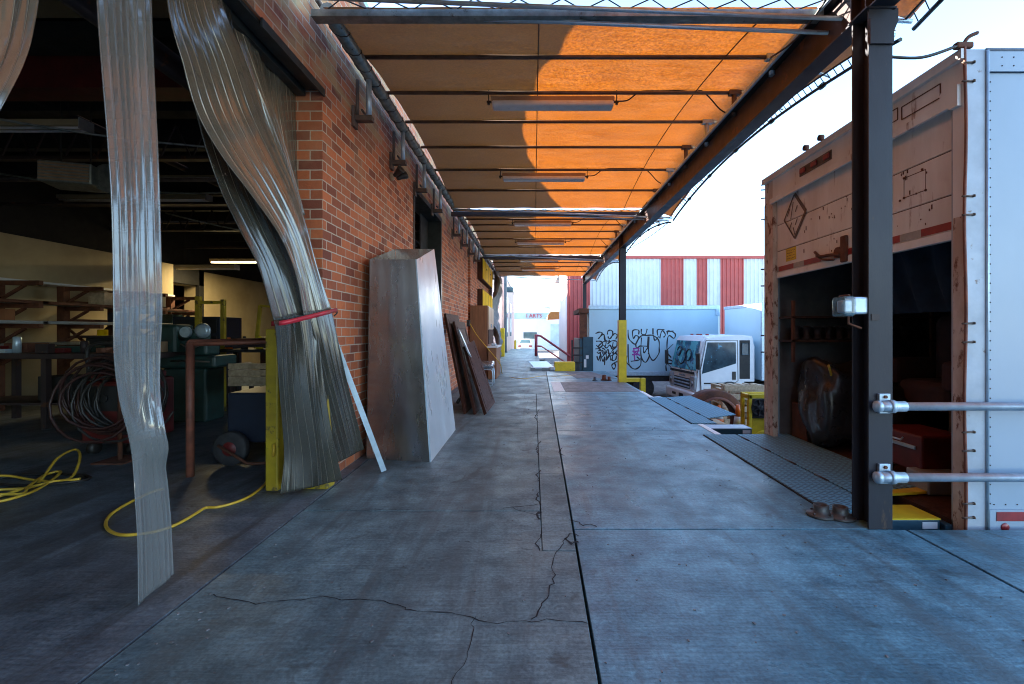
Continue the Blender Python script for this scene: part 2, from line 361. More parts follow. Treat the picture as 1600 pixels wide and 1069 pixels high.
MAT['trailer_rust'] = mat('rust_eaten_cream_paint', (0.70,0.62,0.55), (0.50,0.38,0.30), 4, 0.6, 0.8, 0, 0.3, 40, (0.17,0.065,0.035), 9, 0.54, (1.5,1.5,0.8), 0.08)
MAT['sidepanel'] = mat('shade_blue_white_panel', (0.36,0.44,0.52), (0.31,0.39,0.47), 1.2, 0.3, 0.42, 0, 0.06, 20, (0.27,0.30,0.33), 3.2, 0.66, (1,1,0.5), 0.15)  # white panel; shade and sky blue are put into the base colour
MAT['chip'] = mat('shade_blue_chipped_white', (0.44,0.49,0.55), (0.35,0.39,0.44), 5, 0.4, 0.6, 0.1, 0.15, 50, (0.23,0.18,0.15), 9, 0.64)  # chipped white paint, greyed blue in its colour for the shade
MAT['redtape'] = mat('red_reflective_tape', (0.36,0.03,0.03), (0.22,0.02,0.025), 12, 0.35)
MAT['whitetape'] = mat('silver_reflective_tape', (0.42,0.40,0.37), (0.33,0.32,0.30), 20, 0.35)
MAT['yellow'] = mat('safety_yellow_paint', (0.80,0.58,0.02), (0.62,0.44,0.02), 5, 0.4, 0.55, 0, 0.1, 60, (0.30,0.20,0.04), 9, 0.64)
MAT['teal'] = mat('dark_teal_paint', (0.02,0.075,0.11), (0.015,0.05,0.075), 5, 0.4, 0.55)
MAT['white'] = mat('white_paint', (0.74,0.75,0.76), (0.66,0.68,0.70), 3, 0.35, 0.5)
MAT['whitebox'] = mat('sky_tinted_white_body', (0.46,0.66,0.76), (0.40,0.59,0.69), 0.8, 0.35, 0.5, 0, 0, 1, (0.5,0.53,0.55), 2, 0.66, (1,1,0.4), 0.2)  # white body tinted with the blue of the sky light
MAT['black'] = mat('black_rubber', (0.02,0.02,0.022), (0.035,0.035,0.038), 10, 0.6, 0.8, 0, 0.2, 60)
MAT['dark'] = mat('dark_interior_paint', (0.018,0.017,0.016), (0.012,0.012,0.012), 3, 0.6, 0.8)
MAT['void'] = mat('grimy_trailer_lining', (0.12,0.115,0.12), (0.06,0.06,0.065), 3, 0.6, 0.8)
MAT['paint_ink'] = mat('black_spray_paint', (0.015,0.015,0.02), (0.03,0.03,0.04), 10, 0.5)
MAT['purple_ink'] = mat('purple_spray_paint', (0.30,0.03,0.28), (0.4,0.05,0.35), 10, 0.5)
MAT['cream'] = mat('cream_plaster', (0.50,0.41,0.25), (0.40,0.32,0.19), 1.5, 0.7, 0.85)
MAT['red_siding'] = mat('red_metal_siding', (0.48,0.075,0.065), (0.40,0.06,0.055), 2, 0.4, 0.5, 0)
MAT['white_siding'] = mat('white_metal_siding', (0.66,0.69,0.71), (0.58,0.61,0.63), 2, 0.4, 0.5, 0)
MAT['wood'] = mat('raw_pallet_wood', (0.62,0.48,0.32), (0.42,0.31,0.20), 3, 0.7, 0.85, 0, 0.2, 30, None, 9, 0.6, (6,6,6))
MAT['cabinet'] = mat('brown_wood_laminate', (0.30,0.12,0.05), (0.22,0.085,0.035), 3, 0.35, 0.5, 0, 0.05, 30, None, 9, 0.6, (8,8,1))
MAT['cabinet_door'] = mat('pale_wood_laminate', (0.56,0.36,0.22), (0.48,0.30,0.18), 3, 0.35, 0.5, 0, 0.05, 30, None, 9, 0.6, (8,8,1))
MAT['oldwood'] = mat('dark_brown_stained_wood', (0.085,0.035,0.022), (0.045,0.02,0.014), 4, 0.55, 0.7, 0, 0.25, 40, (0.16,0.08,0.05), 14, 0.68, (5,5,1), 0.05, 0.2)
MAT['marking'] = mat('pale_worn_floor_paint', (0.92,0.92,0.86), (0.80,0.80,0.74), 12, 0.6, None, 0, 0, 60, (0.35,0.37,0.38), 18, 0.66)
MAT['chrome'] = mat('silver_vinyl', (0.55,0.56,0.60), (0.4,0.41,0.45), 6, 0.18, 0.3, 0.8)
MAT['orange'] = mat('orange_plastic', (0.72,0.16,0.03), (0.6,0.12,0.02), 8, 0.4)
MAT['cord'] = mat('yellow_cord_jacket', (0.72,0.46,0.05), (0.55,0.33,0.03), 10, 0.4)
MAT['wire'] = mat('black_wire', (0.025,0.022,0.02), None, 10, 0.5)
MAT['redcord'] = mat('red_marker_tape', (0.52,0.02,0.04), (0.35,0.02,0.03), 10, 0.4)
MAT['redpaint'] = mat('red_machine_paint', (0.14,0.012,0.012), (0.08,0.01,0.01), 6, 0.4, 0.5)
MAT['green'] = mat('green_machine_paint', (0.02,0.06,0.055), (0.012,0.035,0.03), 6, 0.4, 0.5, 0, 0, 1, (0.03,0.03,0.03), 12, 0.6)
MAT['bluebin'] = mat('navy_bin_paint', (0.012,0.02,0.04), (0.008,0.012,0.025), 4, 0.5)
MAT['tube'] = mat('frosted_lamp_cover', (0.80,0.78,0.74), (0.7,0.68,0.64), 8, 0.25, 0.4)
MAT['lamp_box'] = mat('weathered_lamp_housing', (0.40,0.27,0.17), (0.30,0.19,0.11), 6, 0.5)
MAT['yellow_sign'] = mat('yellow_sign_paint', (0.88,0.56,0.005), (0.8,0.48,0.005), 3, 0.8, None, 0, 0, 60, None, 9, 0.62, (1,1,1), 0.05, 0.1)
MAT['maroon'] = mat('maroon_handrail_paint', (0.33,0.03,0.05), (0.24,0.025,0.04), 6, 0.45)
MAT['pink_wall'] = mat('pale_pink_stucco', (0.62,0.48,0.45), (0.52,0.40,0.38), 2, 0.7)
MAT['bluegrey'] = mat('blue_grey_downpipe', (0.06,0.10,0.14), (0.05,0.08,0.11), 6, 0.45)
MAT['tarp'] = mat('grey_sheet_metal', (0.30,0.33,0.36), (0.22,0.25,0.27), 4, 0.4, 0.5)
MAT['plastic'] = mat('pale_crumpled_plastic', (0.5,0.56,0.62), (0.4,0.46,0.52), 8, 0.3, 0.4)
MAT['crack'] = mat('joint_dirt', (0.018,0.019,0.022), (0.03,0.03,0.033), 12, 0.9)
MAT['soil'] = mat('oily_dirt_stain', (0.075,0.07,0.07), (0.11,0.11,0.115), 5, 0.7)
MAT['far_white'] = mat('white_stucco', (0.74,0.77,0.80), (0.68,0.72,0.76), 1, 0.8)
MAT['awning'] = mat('orange_awning_canvas', (0.62,0.22,0.05), (0.5,0.17,0.04), 4, 0.7)
MAT['window'] = mat('dark_window_glass', (0.10,0.17,0.18), (0.06,0.10,0.11), 1, 0.1)
MAT['ply'] = mat('plywood_ceiling', (0.30,0.22,0.12), (0.22,0.16,0.09), 1, 0.8)
MAT['fitting'] = mat('dark_cast_fitting', (0.10,0.095,0.09), (0.06,0.06,0.06), 20, 0.4, 0.6, 0.4)
MAT['rail'] = mat('dark_track_metal', (0.05,0.06,0.06), (0.03,0.035,0.035), 6, 0.35, 0.5, 0.5)
# ================================================================ THE SETTING
GZ = -1.15                                              # level of the truck yard
MB().box(-400, 900, -60, 1500, GZ-0.3, GZ).build('ground', MAT['yardm'], kind='structure')
def J(Y): return 0.215+0.0117*Y
# dock body under the slabs, its top shows as dirt in the joints
b = MB(); b.box(-1.62, 2.255, -8, 14.89, GZ, -0.06); b.box(-1.62, 0.25, 14.89, 34, GZ, -0.06); b.box(2.255, 6.5, -8, 2.97, GZ, -0.06)
b.build('dock_base', MAT['crack'], kind='structure')
def slab(poly, m='dock', z0=-0.18, name='dock_floor'):
    q = MB(); q.prism(poly, 'Z', z0 if name != 'x' else z0, 0.0)
    bm = q.b; bmesh.ops.bevel(bm, geom=[e for e in bm.edges if all(abs(v.co.z) < 1e-6 for v in e.verts)], offset=0.0025, segments=1, affect='EDGES')
    return q.build(name, MAT[m], kind='structure')
g = 0.0065
slab([(-1.61,-8),(J(-8)-g,-8),(J(2.7)-g,2.7-g),(0.05-g,2.7-g),(0.05-g,3.3-g),(-1.61,3.3-g)])
slab([(-1.61,3.3+g),(0.05-g,3.3+g),(0.05-g,9.5-g),(-1.61,9.5-g)])
slab([(0.05,2.7+g),(J(2.7)-g,2.7+g),(J(4.17)-g,4.17-g),(0.05,4.17-g)])
slab([(0.05,4.17),(J(4.17)-g,4.17),(J(9.5)-g,9.5-g),(0.05,9.5-g)])
slab([(-1.61,9.5),(J(9.5)-g,9.5),(J(14.9)-g,14.9),(0.25,14.9+g),(0.25,22),(-1.61,22)])
slab([(-1.61,22.02),(0.25,22.02),(0.25,34),(-1.61,34)])
slab([(J(-8)+g,-8),(2.34,-8),(2.34,2.985),(J(2.98)+g,2.985)], 'dock2')
slab([(2.36,-8),(6.5,-8),(6.5,2.97),(2.36,2.985)], 'dock2')
slab([(J(3)+g,3.0),(2.265,3.0),(2.265,5.955),(J(5.96)+g,5.955)], 'dock2')
slab([(J(6)+g,5.965),(2.265,5.965),(2.265,9.495),(J(9.5)+g,9.495)], 'dock2')
slab([(J(9.5)+g,9.51),(2.265,9.51),(2.265,14.9),(J(14.9)+g,14.9)], 'dock2')
MB().box(-25, -1.625, -8, 30, GZ, 0.0).build('warehouse_floor', MAT['indoor'], kind='structure')
# worn repairs in the slabs
MB().box(0.66, 2.2, 9.8, 11.7, 0.0, 0.004).build('floor_patch', MAT['patch'], kind='structure')
MB().box(0.42, 0.65, 9.85, 11.7, 0.0, 0.0045).build('floor_marking', MAT['marking'], kind='structure')
MB().prism([(1.15,12.6),(2.2,12.6),(1.75,14.6),(0.95,14.6)], 'Z', 0.0, 0.004).build('floor_patch', MAT['patch'], kind='structure')
# cracks
def crack(pts, w=0.006, jag=0.012, seed=1):
    rnd = random.Random(seed); q = []; fp = [F(x, y, 0.0) for x, y in pts]
    for i in range(len(fp)-1):
        a, c = fp[i], fp[i+1]; n = max(2, int((c-a).length/0.035))
        for k in range(n):
            t = k/n; q.append(a.lerp(c, t)+Vector((rnd.uniform(-jag, jag), rnd.uniform(-jag, jag), 0)))
    q.append(fp[-1]); ws = [w*rnd.uniform(0.35, 1.4) for _ in q]
    return q, ws
cr = MB()
for i, (pts, w) in enumerate([
    ([(330,930),(400,944),(500,934),(545,937),(590,938),(632,950),(640,955),(700,958),(737,964),(765,974),(830,972),(852,969),(920,975)], 0.006),
    ([(832,970),(853,935),(866,905),(864,880),(870,862),(884,842)], 0.006),
    ([(740,966),(736,1000),(728,1030),(714,1050),(706,1075)], 0.004),
    ([(884,842),(893,850),(904,847)], 0.02), ([(884,842),(892,834),(904,838)], 0.014),
    ([(785,795),(815,792),(840,788)], 0.012), ([(800,794),(825,802),(843,806)], 0.006),
    ([(890,812),(905,816),(912,822)], 0.014), ([(912,822),(924,819),(932,824)], 0.012),
    ([(844,768),(838,778),(845,790)], 0.012), ([(843,812),(837,804),(844,800)], 0.02),
    ([(845,835),(838,850),(844,862)], 0.008), ([(815,858),(832,859)], 0.006), ([(727,847),(735,848)], 0.008),
    ([(620,700),(700,698),(760,701)], 0.004), ([(480,797),(560,798),(640,797)], 0.004),
    ([(845,690),(838,700),(842,712)], 0.012), ([(842,640),(836,652),(841,660)], 0.012),
    ([(846,735),(838,742),(842,752)], 0.012), ([(878,700),(874,708),(882,712)], 0.015)]):
    q, ws = crack(pts, w, 0.010, i); cr.ribbon(q, ws, (0,0,1), 0.0018)
cr.build('pavement_cracks', MAT['crack'], kind='structure', fixn=False)
MB().box(-1.625, -1.611, -8, 3.7, -0.03, -0.012).build('floor_joint_strip', MAT['rail'], kind='structure')

# ================================================================ BRICK WAREHOUSE
WX = -1.73; TOPZ = 4.50
wh = thing('brick_warehouse', (-5.5, 8, 0), 'long red brick warehouse with a wide loading doorway, on the left of the dock', 'warehouse')
def bld(q, name, m, **k): return q.build(name, MAT[m], wh, **k)
q = MB(); x0 = WX-0.28
q.box(x0, WX, 3.88, 6.80, 0, TOPZ); q.box(x0, WX, 6.80, 8.86, 3.36, TOPZ); q.box(x0, WX, 8.86, 12.45, 0, TOPZ)
q.box(x0, WX, -8, 3.88, 3.24, TOPZ); q.box(x0, WX, 12.95, 19.8, 0, TOPZ); q.box(x0-0.1, WX-0.18, 12.45, 12.95, 0, TOPZ)
q.box(x0, WX, -8, -6.5, 0, 3.24)
bld(q, 'wall', 'brick')
bld(MB().box(x0-0.02, WX+0.05, -8, 19.8, TOPZ, TOPZ+0.06), 'parapet_coping', 'galv')
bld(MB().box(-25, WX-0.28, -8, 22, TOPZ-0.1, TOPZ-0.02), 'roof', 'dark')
bld(MB().box(-20, WX-0.28, -8, 4.55, 4.26, 4.3), 'ceiling', 'ply')
q = MB()
for i in range(14): q.box(-20, WX-0.3, 5.6+i*1.15, 5.72+i*1.15, 3.86, 4.28)
bld(q, 'ceiling_joists', 'dark', kind='stuff')
q = MB(); q.box(-20, WX-0.3, 4.95, 5.25, 3.80, 4.26); bld(q, 'ceiling_beam', 'redpaint')
q = MB(); q.box(-20, WX-0.3, 4.62, 4.93, 4.12, 4.28); bld(q, 'ceiling_beam', 'dark')
for yy in (7.4, 8.9, 10.3):
    q = MB(); q.tube([(-18, yy, 3.62), (-2.2, yy, 3.62)], 0.035, 6); bld(q, 'ceiling_pipe', 'pipe')
q = MB(); q.tube([(-3.4, -2, 3.75), (-3.4, 19, 3.75)], 0.11, 10); q.tube([(-5.8, -2, 3.95), (-5.8, 19, 3.95)], 0.05, 6); bld(q, 'ceiling_pipe', 'steel')
bld(MB().box(-9.3, -9.0, -8, 11.5, 0, 2.87), 'inner_wall', 'cream'); 
bld(MB().box(-9.3, -9.0, 12.6, 21.5, 0, 2.87), 'inner_wall', 'cream')
bld(MB().box(-9.3, -9.0, 11.5, 12.6, 2.45, 2.87), 'inner_wall', 'cream')
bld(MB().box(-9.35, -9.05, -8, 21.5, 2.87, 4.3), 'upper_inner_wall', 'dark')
bld(MB().box(-9.0, -8.6, -8, 11.3, 2.12, 2.85), 'wall_soffit', 'cream')
bld(MB().box(-9.0, -8.58, -8, 11.32, 2.08, 2.12), 'soffit_trim', 'white')
bld(MB().box(-20, -2.0, 21.3, 21.6, 0, 4.4), 'end_wall', 'cream')
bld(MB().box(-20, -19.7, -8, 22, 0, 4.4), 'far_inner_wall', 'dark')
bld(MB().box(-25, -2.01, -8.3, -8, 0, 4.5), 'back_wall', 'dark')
q = MB(); q.box(-9.0, -8.9, 11.3, 11.5, 0, 2.9); q.box(-9.0, -8.9, 12.6, 12.78, 0, 2.9); q.box(-9.0, -8.9, 11.3, 12.78, 2.47, 2.9); bld(q, 'inner_door_frame', 'dark')
# curtain track, lintel angle and opening jamb
q = MB(); q.box(WX-0.20, WX-0.13, -8, 3.86, 3.17, 3.235); q.box(WX-0.12, WX-0.02, -8, 3.86, 3.215, 3.238); bld(q, 'curtain_track', 'rail')
bld(MB().box(WX-0.002, WX+0.012, 3.0, 3.9, 3.18, 3.24), 'lintel_edge', 'rail')
# steel frame of the second doorway
q = MB(); q.box(x0-0.01, WX+0.012, 6.80, 6.86, 0, 3.36); q.box(x0-0.01, WX+0.012, 8.78, 8.88, 0, 3.36); q.box(x0-0.01, WX+0.012, 6.86, 8.78, 3.29, 3.365)
fr = bld(q, 'door_frame', 'rail')
q = MB(); q.box(WX-0.25, WX-0.23, 8.2, 8.78, 0, 3.29); bld(q, 'door_leaf', 'dark')
# yellow jamb guards at the big opening
for nm, a in (('near', (-2.10, -1.99, 3.66, 3.80)), ('far', (-1.76, -1.60, 3.80, 3.93))): pass

# downpipes / stub supports under the gutter pipe, with small box heads
gp = thing('gutter_pipe', (WX+0.13, 3.4, 3.7), 'long green-grey pipe wrapped with rope lacing, run along the top of the brick wall', 'pipe')
q = MB(); q.tube([(WX+0.15, 3.62, 3.71), (WX+0.15, 20.3, 3.71)], 0.057, 12); q.build('pipe', MAT['gutter'], gp)
q = MB(); rnd = random.Random(4); pts = []
for i in range(560):
    t = i/560; Y = 3.65+t*16.4; a = t*2*math.pi*62
    pts.append((WX+0.15+0.062*math.cos(a), Y, 3.71+0.062*math.sin(a)))
q.tube(pts, 0.0045, 4, cap=False); q.build('lacing_rope', MAT['wire'], gp)
q = MB(); q.tube([(WX+0.07, 3.62, 3.79), (WX+0.07, 20.3, 3.79)], 0.018, 6); q.build('conduit', MAT['pipe'], gp)
sb = thing('pipe_bracket', (WX+0.1, 4.54, 3.35), 'steel bracket post holding the pipe, nearest one on the brick wall', 'bracket', 'brackets under the wall pipe')
q = MB(); q.tube([(WX+0.15, 4.54, 3.30), (WX+0.15, 4.54, 3.68)], 0.026, 10); q.build('stub_post', MAT['galv'], sb)
q = MB(); q.tube([(WX+0.04, 4.54, 3.30), (WX+0.04, 4.54, 3.66)], 0.018, 8); q.build('wall_bar', MAT['pipe'], sb)
q = MB(); q.bbox(WX, WX+0.19, 4.50, 4.58, 3.26, 3.31, 0.006); q.bbox(WX, WX+0.03, 4.49, 4.59, 3.20, 3.40, 0.004)
q.tube([(WX+0.10, 4.49, 3.35), (WX+0.10, 4.59, 3.35)], 0.012, 6); q.build('clamp', MAT['pipe'], sb)
ords = ['second', 'third', 'fourth', 'fifth', 'sixth', 'seventh', 'eighth', 'ninth', 'tenth', 'eleventh']
for i, Y in enumerate((5.72, 6.84, 8.0, 10.0, 11.2, 12.4, 13.6, 15.6, 17.0, 18.4)):
    dup(sb, (WX+0.1, Y, 3.35), 'steel bracket post holding the pipe, %s from the near end of the brick wall' % ords[i])
# small floodlight under the second bracket
fl = thing('wall_floodlight', (WX+0.06, 5.72, 3.05), 'small twin-head floodlight on the brick wall beneath the second bracket', 'floodlight')
q = MB(); q.lathe([(0.05,0),(0.05,0.03),(0.02,0.04)], (WX, 5.72, 3.12), 12, 'X'); q.tube([(WX+0.03,5.72,3.12),(WX+0.10,5.72,3.16)], 0.012, 6); q.build('base', MAT['lamp_box'], fl)
for dy in (-0.07, 0.08):
    q = MB(); M = Matrix.Translation((WX+0.10, 5.72+dy, 3.14)) @ Matrix.Rotation(R(-35), 4, 'Y') @ Matrix.Rotation(R(dy*300), 4, 'Z')
    q.lathe([(0.022,-0.05),(0.028,-0.02),(0.03,0.0),(0.048,0.06),(0.05,0.08),(0.0,0.07)], (0,0,0), 12, 'X', mtx=M); q.build('lamp_head', MAT['wire'], fl)
# wire box with a cord on the far brick wall
ob = MB(); ob.bbox(WX, WX+0.08, 12.2, 12.32, 1.38, 1.55, 0.01); ob.build('outlet_box', MAT['dark'], label='small dark outlet box on the brick wall above the chairs, yellow cord plugged in', cat='outlet')
c0 = Vector((WX+0.08, 12.26, 1.45))
pts = catmull([c0, (-1.45,12.1,1.15), (-1.15,12.0,0.80), (-0.85,12.0,0.42), F(785,584), F(800,590), F(820,592), F(845,588), F(870,588), F(900,586)], 8)
MB().tube(pts, 0.011, 6).build('extension_cord', MAT['cord'], label='yellow extension cord drooping from the outlet across the far dock floor', cat='cord')

# ================================================================ CANOPY
BAYS = [(-2.3, 3.38), (3.50, 9.20), (9.36, 14.76), (14.92, 20.45)]
def arch(Y, a, c, rise=0.27): 
    t = (Y-a)/(c-a); return 3.63+rise*max(0, math.sin(math.pi*t))**0.85
def czone(X, Y, a, c):
    z = arch(Y, a, c)
    if X > 2.2: z -= 0.36*(X-2.2)
    return z
BX0, BX1 = 2.12, 2.27
bl = ['nearest shade canopy bay, overhead at the top edge', 'orange shade canopy bay over the two nearest strip lights', 'second orange shade canopy bay, beyond the first white gap', 'farthest shade canopy bay, ending before the open sky']
for bi, (a, c) in enumerate(BAYS):
    t = thing('shade_canopy', (0.4, (a+c)/2, 3.63), bl[bi], 'canopy', 'fabric canopy bays over the dock')
    rows = []; ny = 70; X0 = WX+0.17; X1 = 2.68
    for i in range(ny+1):
        Y = a+(c-a)*i/ny; row = []
        k = 7; seg = (Y-a)/(c-a)*k; sag = 0.022*abs(math.sin(math.pi*seg))
        for j in range(41):
            X = X0+(X1-X0)*j/40
            row.append((X, Y, czone(X, Y, a, c)+0.016+sag*(0.75+0.25*math.sin(X*2.3+bi))+0.004*math.sin(X*9+Y*3.1)*math.sin(Y*7)))
        rows.append(row)
    q = MB(); q.grid(rows); q.build('fabric', MAT['fabric'], t, solid=0.0)
    for k in range(1, 7):
        Y = a+(c-a)*k/7; z = arch(Y, a, c)-0.015
        if Y < 3: continue
        q = MB(); q.tube([(WX+0.12, Y, z), (BX0+0.08, Y, z)], 0.020, 8)
        q.build('cross_pipe', MAT['pipe'], t)
        q = MB(); q.tube([(BX0+0.05, Y, 3.58), (BX0+0.05, Y, z)], 0.028, 8); q.bbox(BX0-0.01, BX0+0.12, Y-0.03, Y+0.03, z-0.03, z+0.025, 0.006)
        q.build('stub_post', MAT['galv'] if k%2 else MAT['pipe'], t)
        q = MB(); q.tube([(BX0+0.1, Y, z), (X1+0.02, Y, czone(X1, Y, a, c)-0.02)], 0.014, 6); q.build('outrigger', MAT['galv'], t)
    for X in (0.04, 1.75):
        q = MB(); q.tube([(X, a+(c-a)*i/20, czone(X, a+(c-a)*i/20, a, c)-0.004) for i in range(21)], 0.006, 5); q.build('support_cable', MAT['wire'], t)
    q = MB(); q.tube([(X1+0.03, a+(c-a)*i/20, czone(X1, a+(c-a)*i/20, a, c)-0.05) for i in range(21)], 0.016, 6)
    q.tube([(X1-0.05, a+(c-a)*i/20, czone(X1, a+(c-a)*i/20, a, c)-0.005) for i in range(21)], 0.009, 5)
    for i in range(0, 60):
        Y = a+(c-a)*i/60; z = czone(X1, Y, a, c); q.bar((X1-0.05, Y, z), (X1+0.03, Y+0.05, z-0.05), 0.006, 0.006)
    for i in range(1, 6):
        Y = a+(c-a)*i/6; q.lathe([(0.026,-0.03),(0.026,0.03)], (X1+0.03, Y, czone(X1, Y, a, c)-0.05), 8, 'Y')
    q.build('edge_tube', MAT['rail'], t)
    # end tubes with rope lacing across the gap
    for yy in (a+0.02, c-0.02):
        q = MB(); q.tube([(WX+0.15, yy, 3.62), (X1, yy, 3.62-0.17)], 0.017, 6); q.build('end_tube', MAT['galv'], t)
# lacing between the bays (one rope per gap) and the steel cross beams below
for gi, (ya, yb) in enumerate(((3.38, 3.50), (9.20, 9.36), (14.76, 14.92))):
    pts = []; n = 26
    for i in range(n+1):
        X = WX+0.2+(2.6+1.5)*i/n; pts.append((X, ya+0.0 if i % 2 else yb, 3.625))
    MB().tube(pts, 0.006, 4).build('lacing_rope', MAT['wire'], label=['nearest', 'middle', 'farthest'][gi]+' rope laced in zigzag across the gap between canopy bays', cat='rope', group='lacing between the canopy bays')
    q = MB(); q.box(WX+0.10, BX0+0.0, yb-0.04, yb+0.05, 3.555 if gi == 0 else 3.53, 3.605)
    q.build('cross_beam', MAT['steel'] if gi else MAT['gutter'], label=['grey steel cross beam spanning overhead at the top edge', 'steel cross beam under the first white gap in the canopy', 'steel cross beam under the farther white gap in the canopy'][gi], cat='beam', group='cross beams under the canopy')
# main longitudinal beam: channel with flanges
mbm = thing('steel_beam', (2.2, 9, 3.3), 'long rust-brown steel beam carrying the right side of the canopy', 'beam')
q = MB(); Y0, Y1 = -3, 20.7
q.box(BX0+0.065, BX0+0.075, Y0, Y1, 3.312, 3.618); q.build('web', MAT['steel'], mbm)
q = MB(); q.box(BX0, BX1, Y0, Y1, 3.30, 3.312); q.build('lower_flange', MAT['post'], mbm)  # cooler grey stands for the sky's reflection on the underside
q = MB(); q.box(BX0, BX1, Y0, Y1, 3.618, 3.632); q.build('upper_flange', MAT['rail'], mbm)
q = MB(); q.tube([(BX0-0.03, Y0, 3.60), (BX0-0.03, Y1, 3.60)], 0.016, 6); q.tube([(BX0-0.015, Y0, 3.64), (BX0-0.015, Y1, 3.64)], 0.012, 6); q.build('conduit', MAT['galv'], mbm)
q = MB()
for Y in (3.10, 11.7, 20.4):
    for dy in (-0.07, 0.07): q.box(BX0+0.002, BX0+0.064, Y+dy-0.005, Y+dy+0.005, 3.313, 3.617)
q.build('stiffener', MAT['steel'], mbm)
# loose wires along the beam
for i, (pp) in enumerate([[(2.05,3.2,3.6),(2.02,3.6,3.5),(2.05,4.1,3.62)], [(2.06,8.6,3.6),(1.98,9.2,3.5),(2.0,10.0,3.55),(2.06,10.8,3.62)], [(2.3,12.2,3.3),(2.55,10.8,3.35),(2.66,9.4,3.40)]]):
    MB().tube(catmull(pp, 8), 0.008, 5).build('loose_wire', MAT['wire'], label=['short black wire sagging off the beam beside the nearest post', 'black wire drooping along the inner side of the beam', 'black cable sagging outside the beam past the first bay'][i], cat='wire')
# posts
def hpost(Y, label, yellow=False, top=3.30):
    t = thing('steel_post', (2.185, Y, 0), label, 'post', 'steel posts holding the canopy')
    xa, xb = BX0-0.005, BX1-0.005
    z0 = 0.0
    for nm, za, zb, m in ([('shaft', 1.53 if yellow else 0.0, top, 'post')] + ([('painted_base', 0.0, 1.53, 'yellow')] if yellow else [])):
        q = MB(); q.box(xa, xb, Y-0.08, Y-0.068, za, zb); q.box(xa, xb, Y+0.068, Y+0.08, za, zb); q.box((xa+xb)/2-0.006, (xa+xb)/2+0.006, Y-0.068, Y+0.068, za, zb)
        if yellow and nm == 'painted_base': q = MB(); q.box(xa-0.03, xb+0.01, Y-0.10, Y+0.10, za, zb)
        q.build(nm, MAT[m], t)
    q = MB(); q.box(xa-0.02, xb+0.02, Y-0.09, Y+0.09, top-0.012, top-0.0005) ; q.build('cap_plate', MAT['post'], t)
    return t
p1 = hpost(3.07, 'tall dark steel post nearest the camera with a grey rail clamped to it')
q = MB(); q.box(BX0-0.004, BX1-0.006, 2.975, 2.989, 3.06, 3.22); q.prism([(BX1-0.008,3.1),(BX1+0.04,3.22),(BX1+0.04,3.299),(BX1-0.008,3.299)], 'Y', 3.0, 3.14); q.build('weld_plate', MAT['post'], p1)
q = MB(); q.box(BX0+0.01, BX0+0.06, 2.985, 2.9895, 1.32, 1.36); q.build('name_plate', MAT['steel'], p1)
p2 = hpost(11.7, 'second steel post with a safety yellow lower half', True)
q = MB(); q.box(BX0+0.06, BX0+0.55, 11.62, 11.76, 0.01, 0.10); q.box(BX0+0.50, BX0+0.62, 11.60, 11.76, -0.35, 0.10); q.build('guard_arm', MAT['yellow'], p2)
p3 = hpost(20.4, 'farthest thin steel post at the end of the canopy beam', False)
# dock light in clear housing on the near post
jb = thing('dock_light', (2.03, 3.07, 1.42), 'clear lamp housing with grey box fixed to the near steel post', 'lamp')
q = MB(); q.bbox(2.03, 2.13, 3.0, 3.10, 1.36, 1.47, 0.012); q.build('junction_box', MAT['galv'], jb)
q = MB(); q.bbox(1.955, 2.035, 2.985, 3.115, 1.345, 1.475, 0.02, seg=3); q.build('lens', glass('clear_lens', (0.25,0.45,0.55), 0.04, 0.3), jb)
q = MB(); q.bbox(1.975, 2.03, 3.01, 3.09, 1.37, 1.45, 0.01); q.build('reflector', MAT['galv'], jb)
q = MB(); q.tube([(2.0,3.0,1.48),(2.0,3.1,1.48)], 0.006, 5); q.tube([(2.02,3.04,1.35),(2.02,3.04,1.30),(2.09,3.02,1.27)], 0.008, 5); q.build('bracket', MAT['rust'], jb)
# strip lights hung from the pipes
def strip_light(Xc, Y, z, L, label, first=None):
    if first: return dup(first, (Xc, Y, z), label)
    t = thing('strip_light', (Xc, Y, z), label, 'light fixture', 'strip lights under the canopy')
    q = MB(); q.bbox(Xc-L/2, Xc+L/2, Y-0.045, Y+0.045, z+0.03, z+0.085, 0.006); q.build('housing', MAT['lamp_box'], t)
    q = MB(); q.bbox(Xc-L/2+0.01, Xc+L/2-0.01, Y-0.075, Y+0.075, z-0.03, z+0.03, 0.02, seg=3); q.build('diffuser', MAT['tube'], t)
    for s in (-1, 1):
        q = MB(); q.tube([(Xc+s*(L/2+0.03), Y, z+0.02), (Xc+s*(L/2+0.03), Y, z+0.18)], 0.006, 5); q.lathe([(0.014,-0.02),(0.014,0.02)], (Xc+s*(L/2+0.03), Y, z+0.03), 6, 'Z')
        q.bar((Xc+s*(L/2-0.02), Y, z+0.04), (Xc+s*(L/2+0.05), Y, z+0.04), 0.02, 0.02); q.build('hanger', MAT['wire'], t)
    q = MB(); q.tube(catmull([(Xc+L/2+0.02, Y, z+0.05), (Xc+L/2+0.15, Y, z+0.06), (Xc+L/2+0.32, Y, z+0.16), (Xc+L/2+0.7, Y, z+0.17), (Xc+L/2+0.95, Y, z+0.16), (2.02, Y+0.02, z-0.02), (2.09, Y+0.03, z-0.06)], 6), 0.008, 5); q.build('cable', MAT['wire'], t)
    return t
s1 = strip_light(0.205, 5.14, 3.70, 1.33, 'nearest white strip light hanging below the orange canopy')
strip_light(0.16, 7.58, 3.69, 1.33, 'second white strip light from the camera below the orange canopy', s1)
strip_light(0.205, 10.9, 3.71, 1.33, 'third strip light, first one in the second canopy bay', s1)
strip_light(0.19, 13.24, 3.71, 1.33, 'fourth strip light, bright one before the farther white gap', s1)
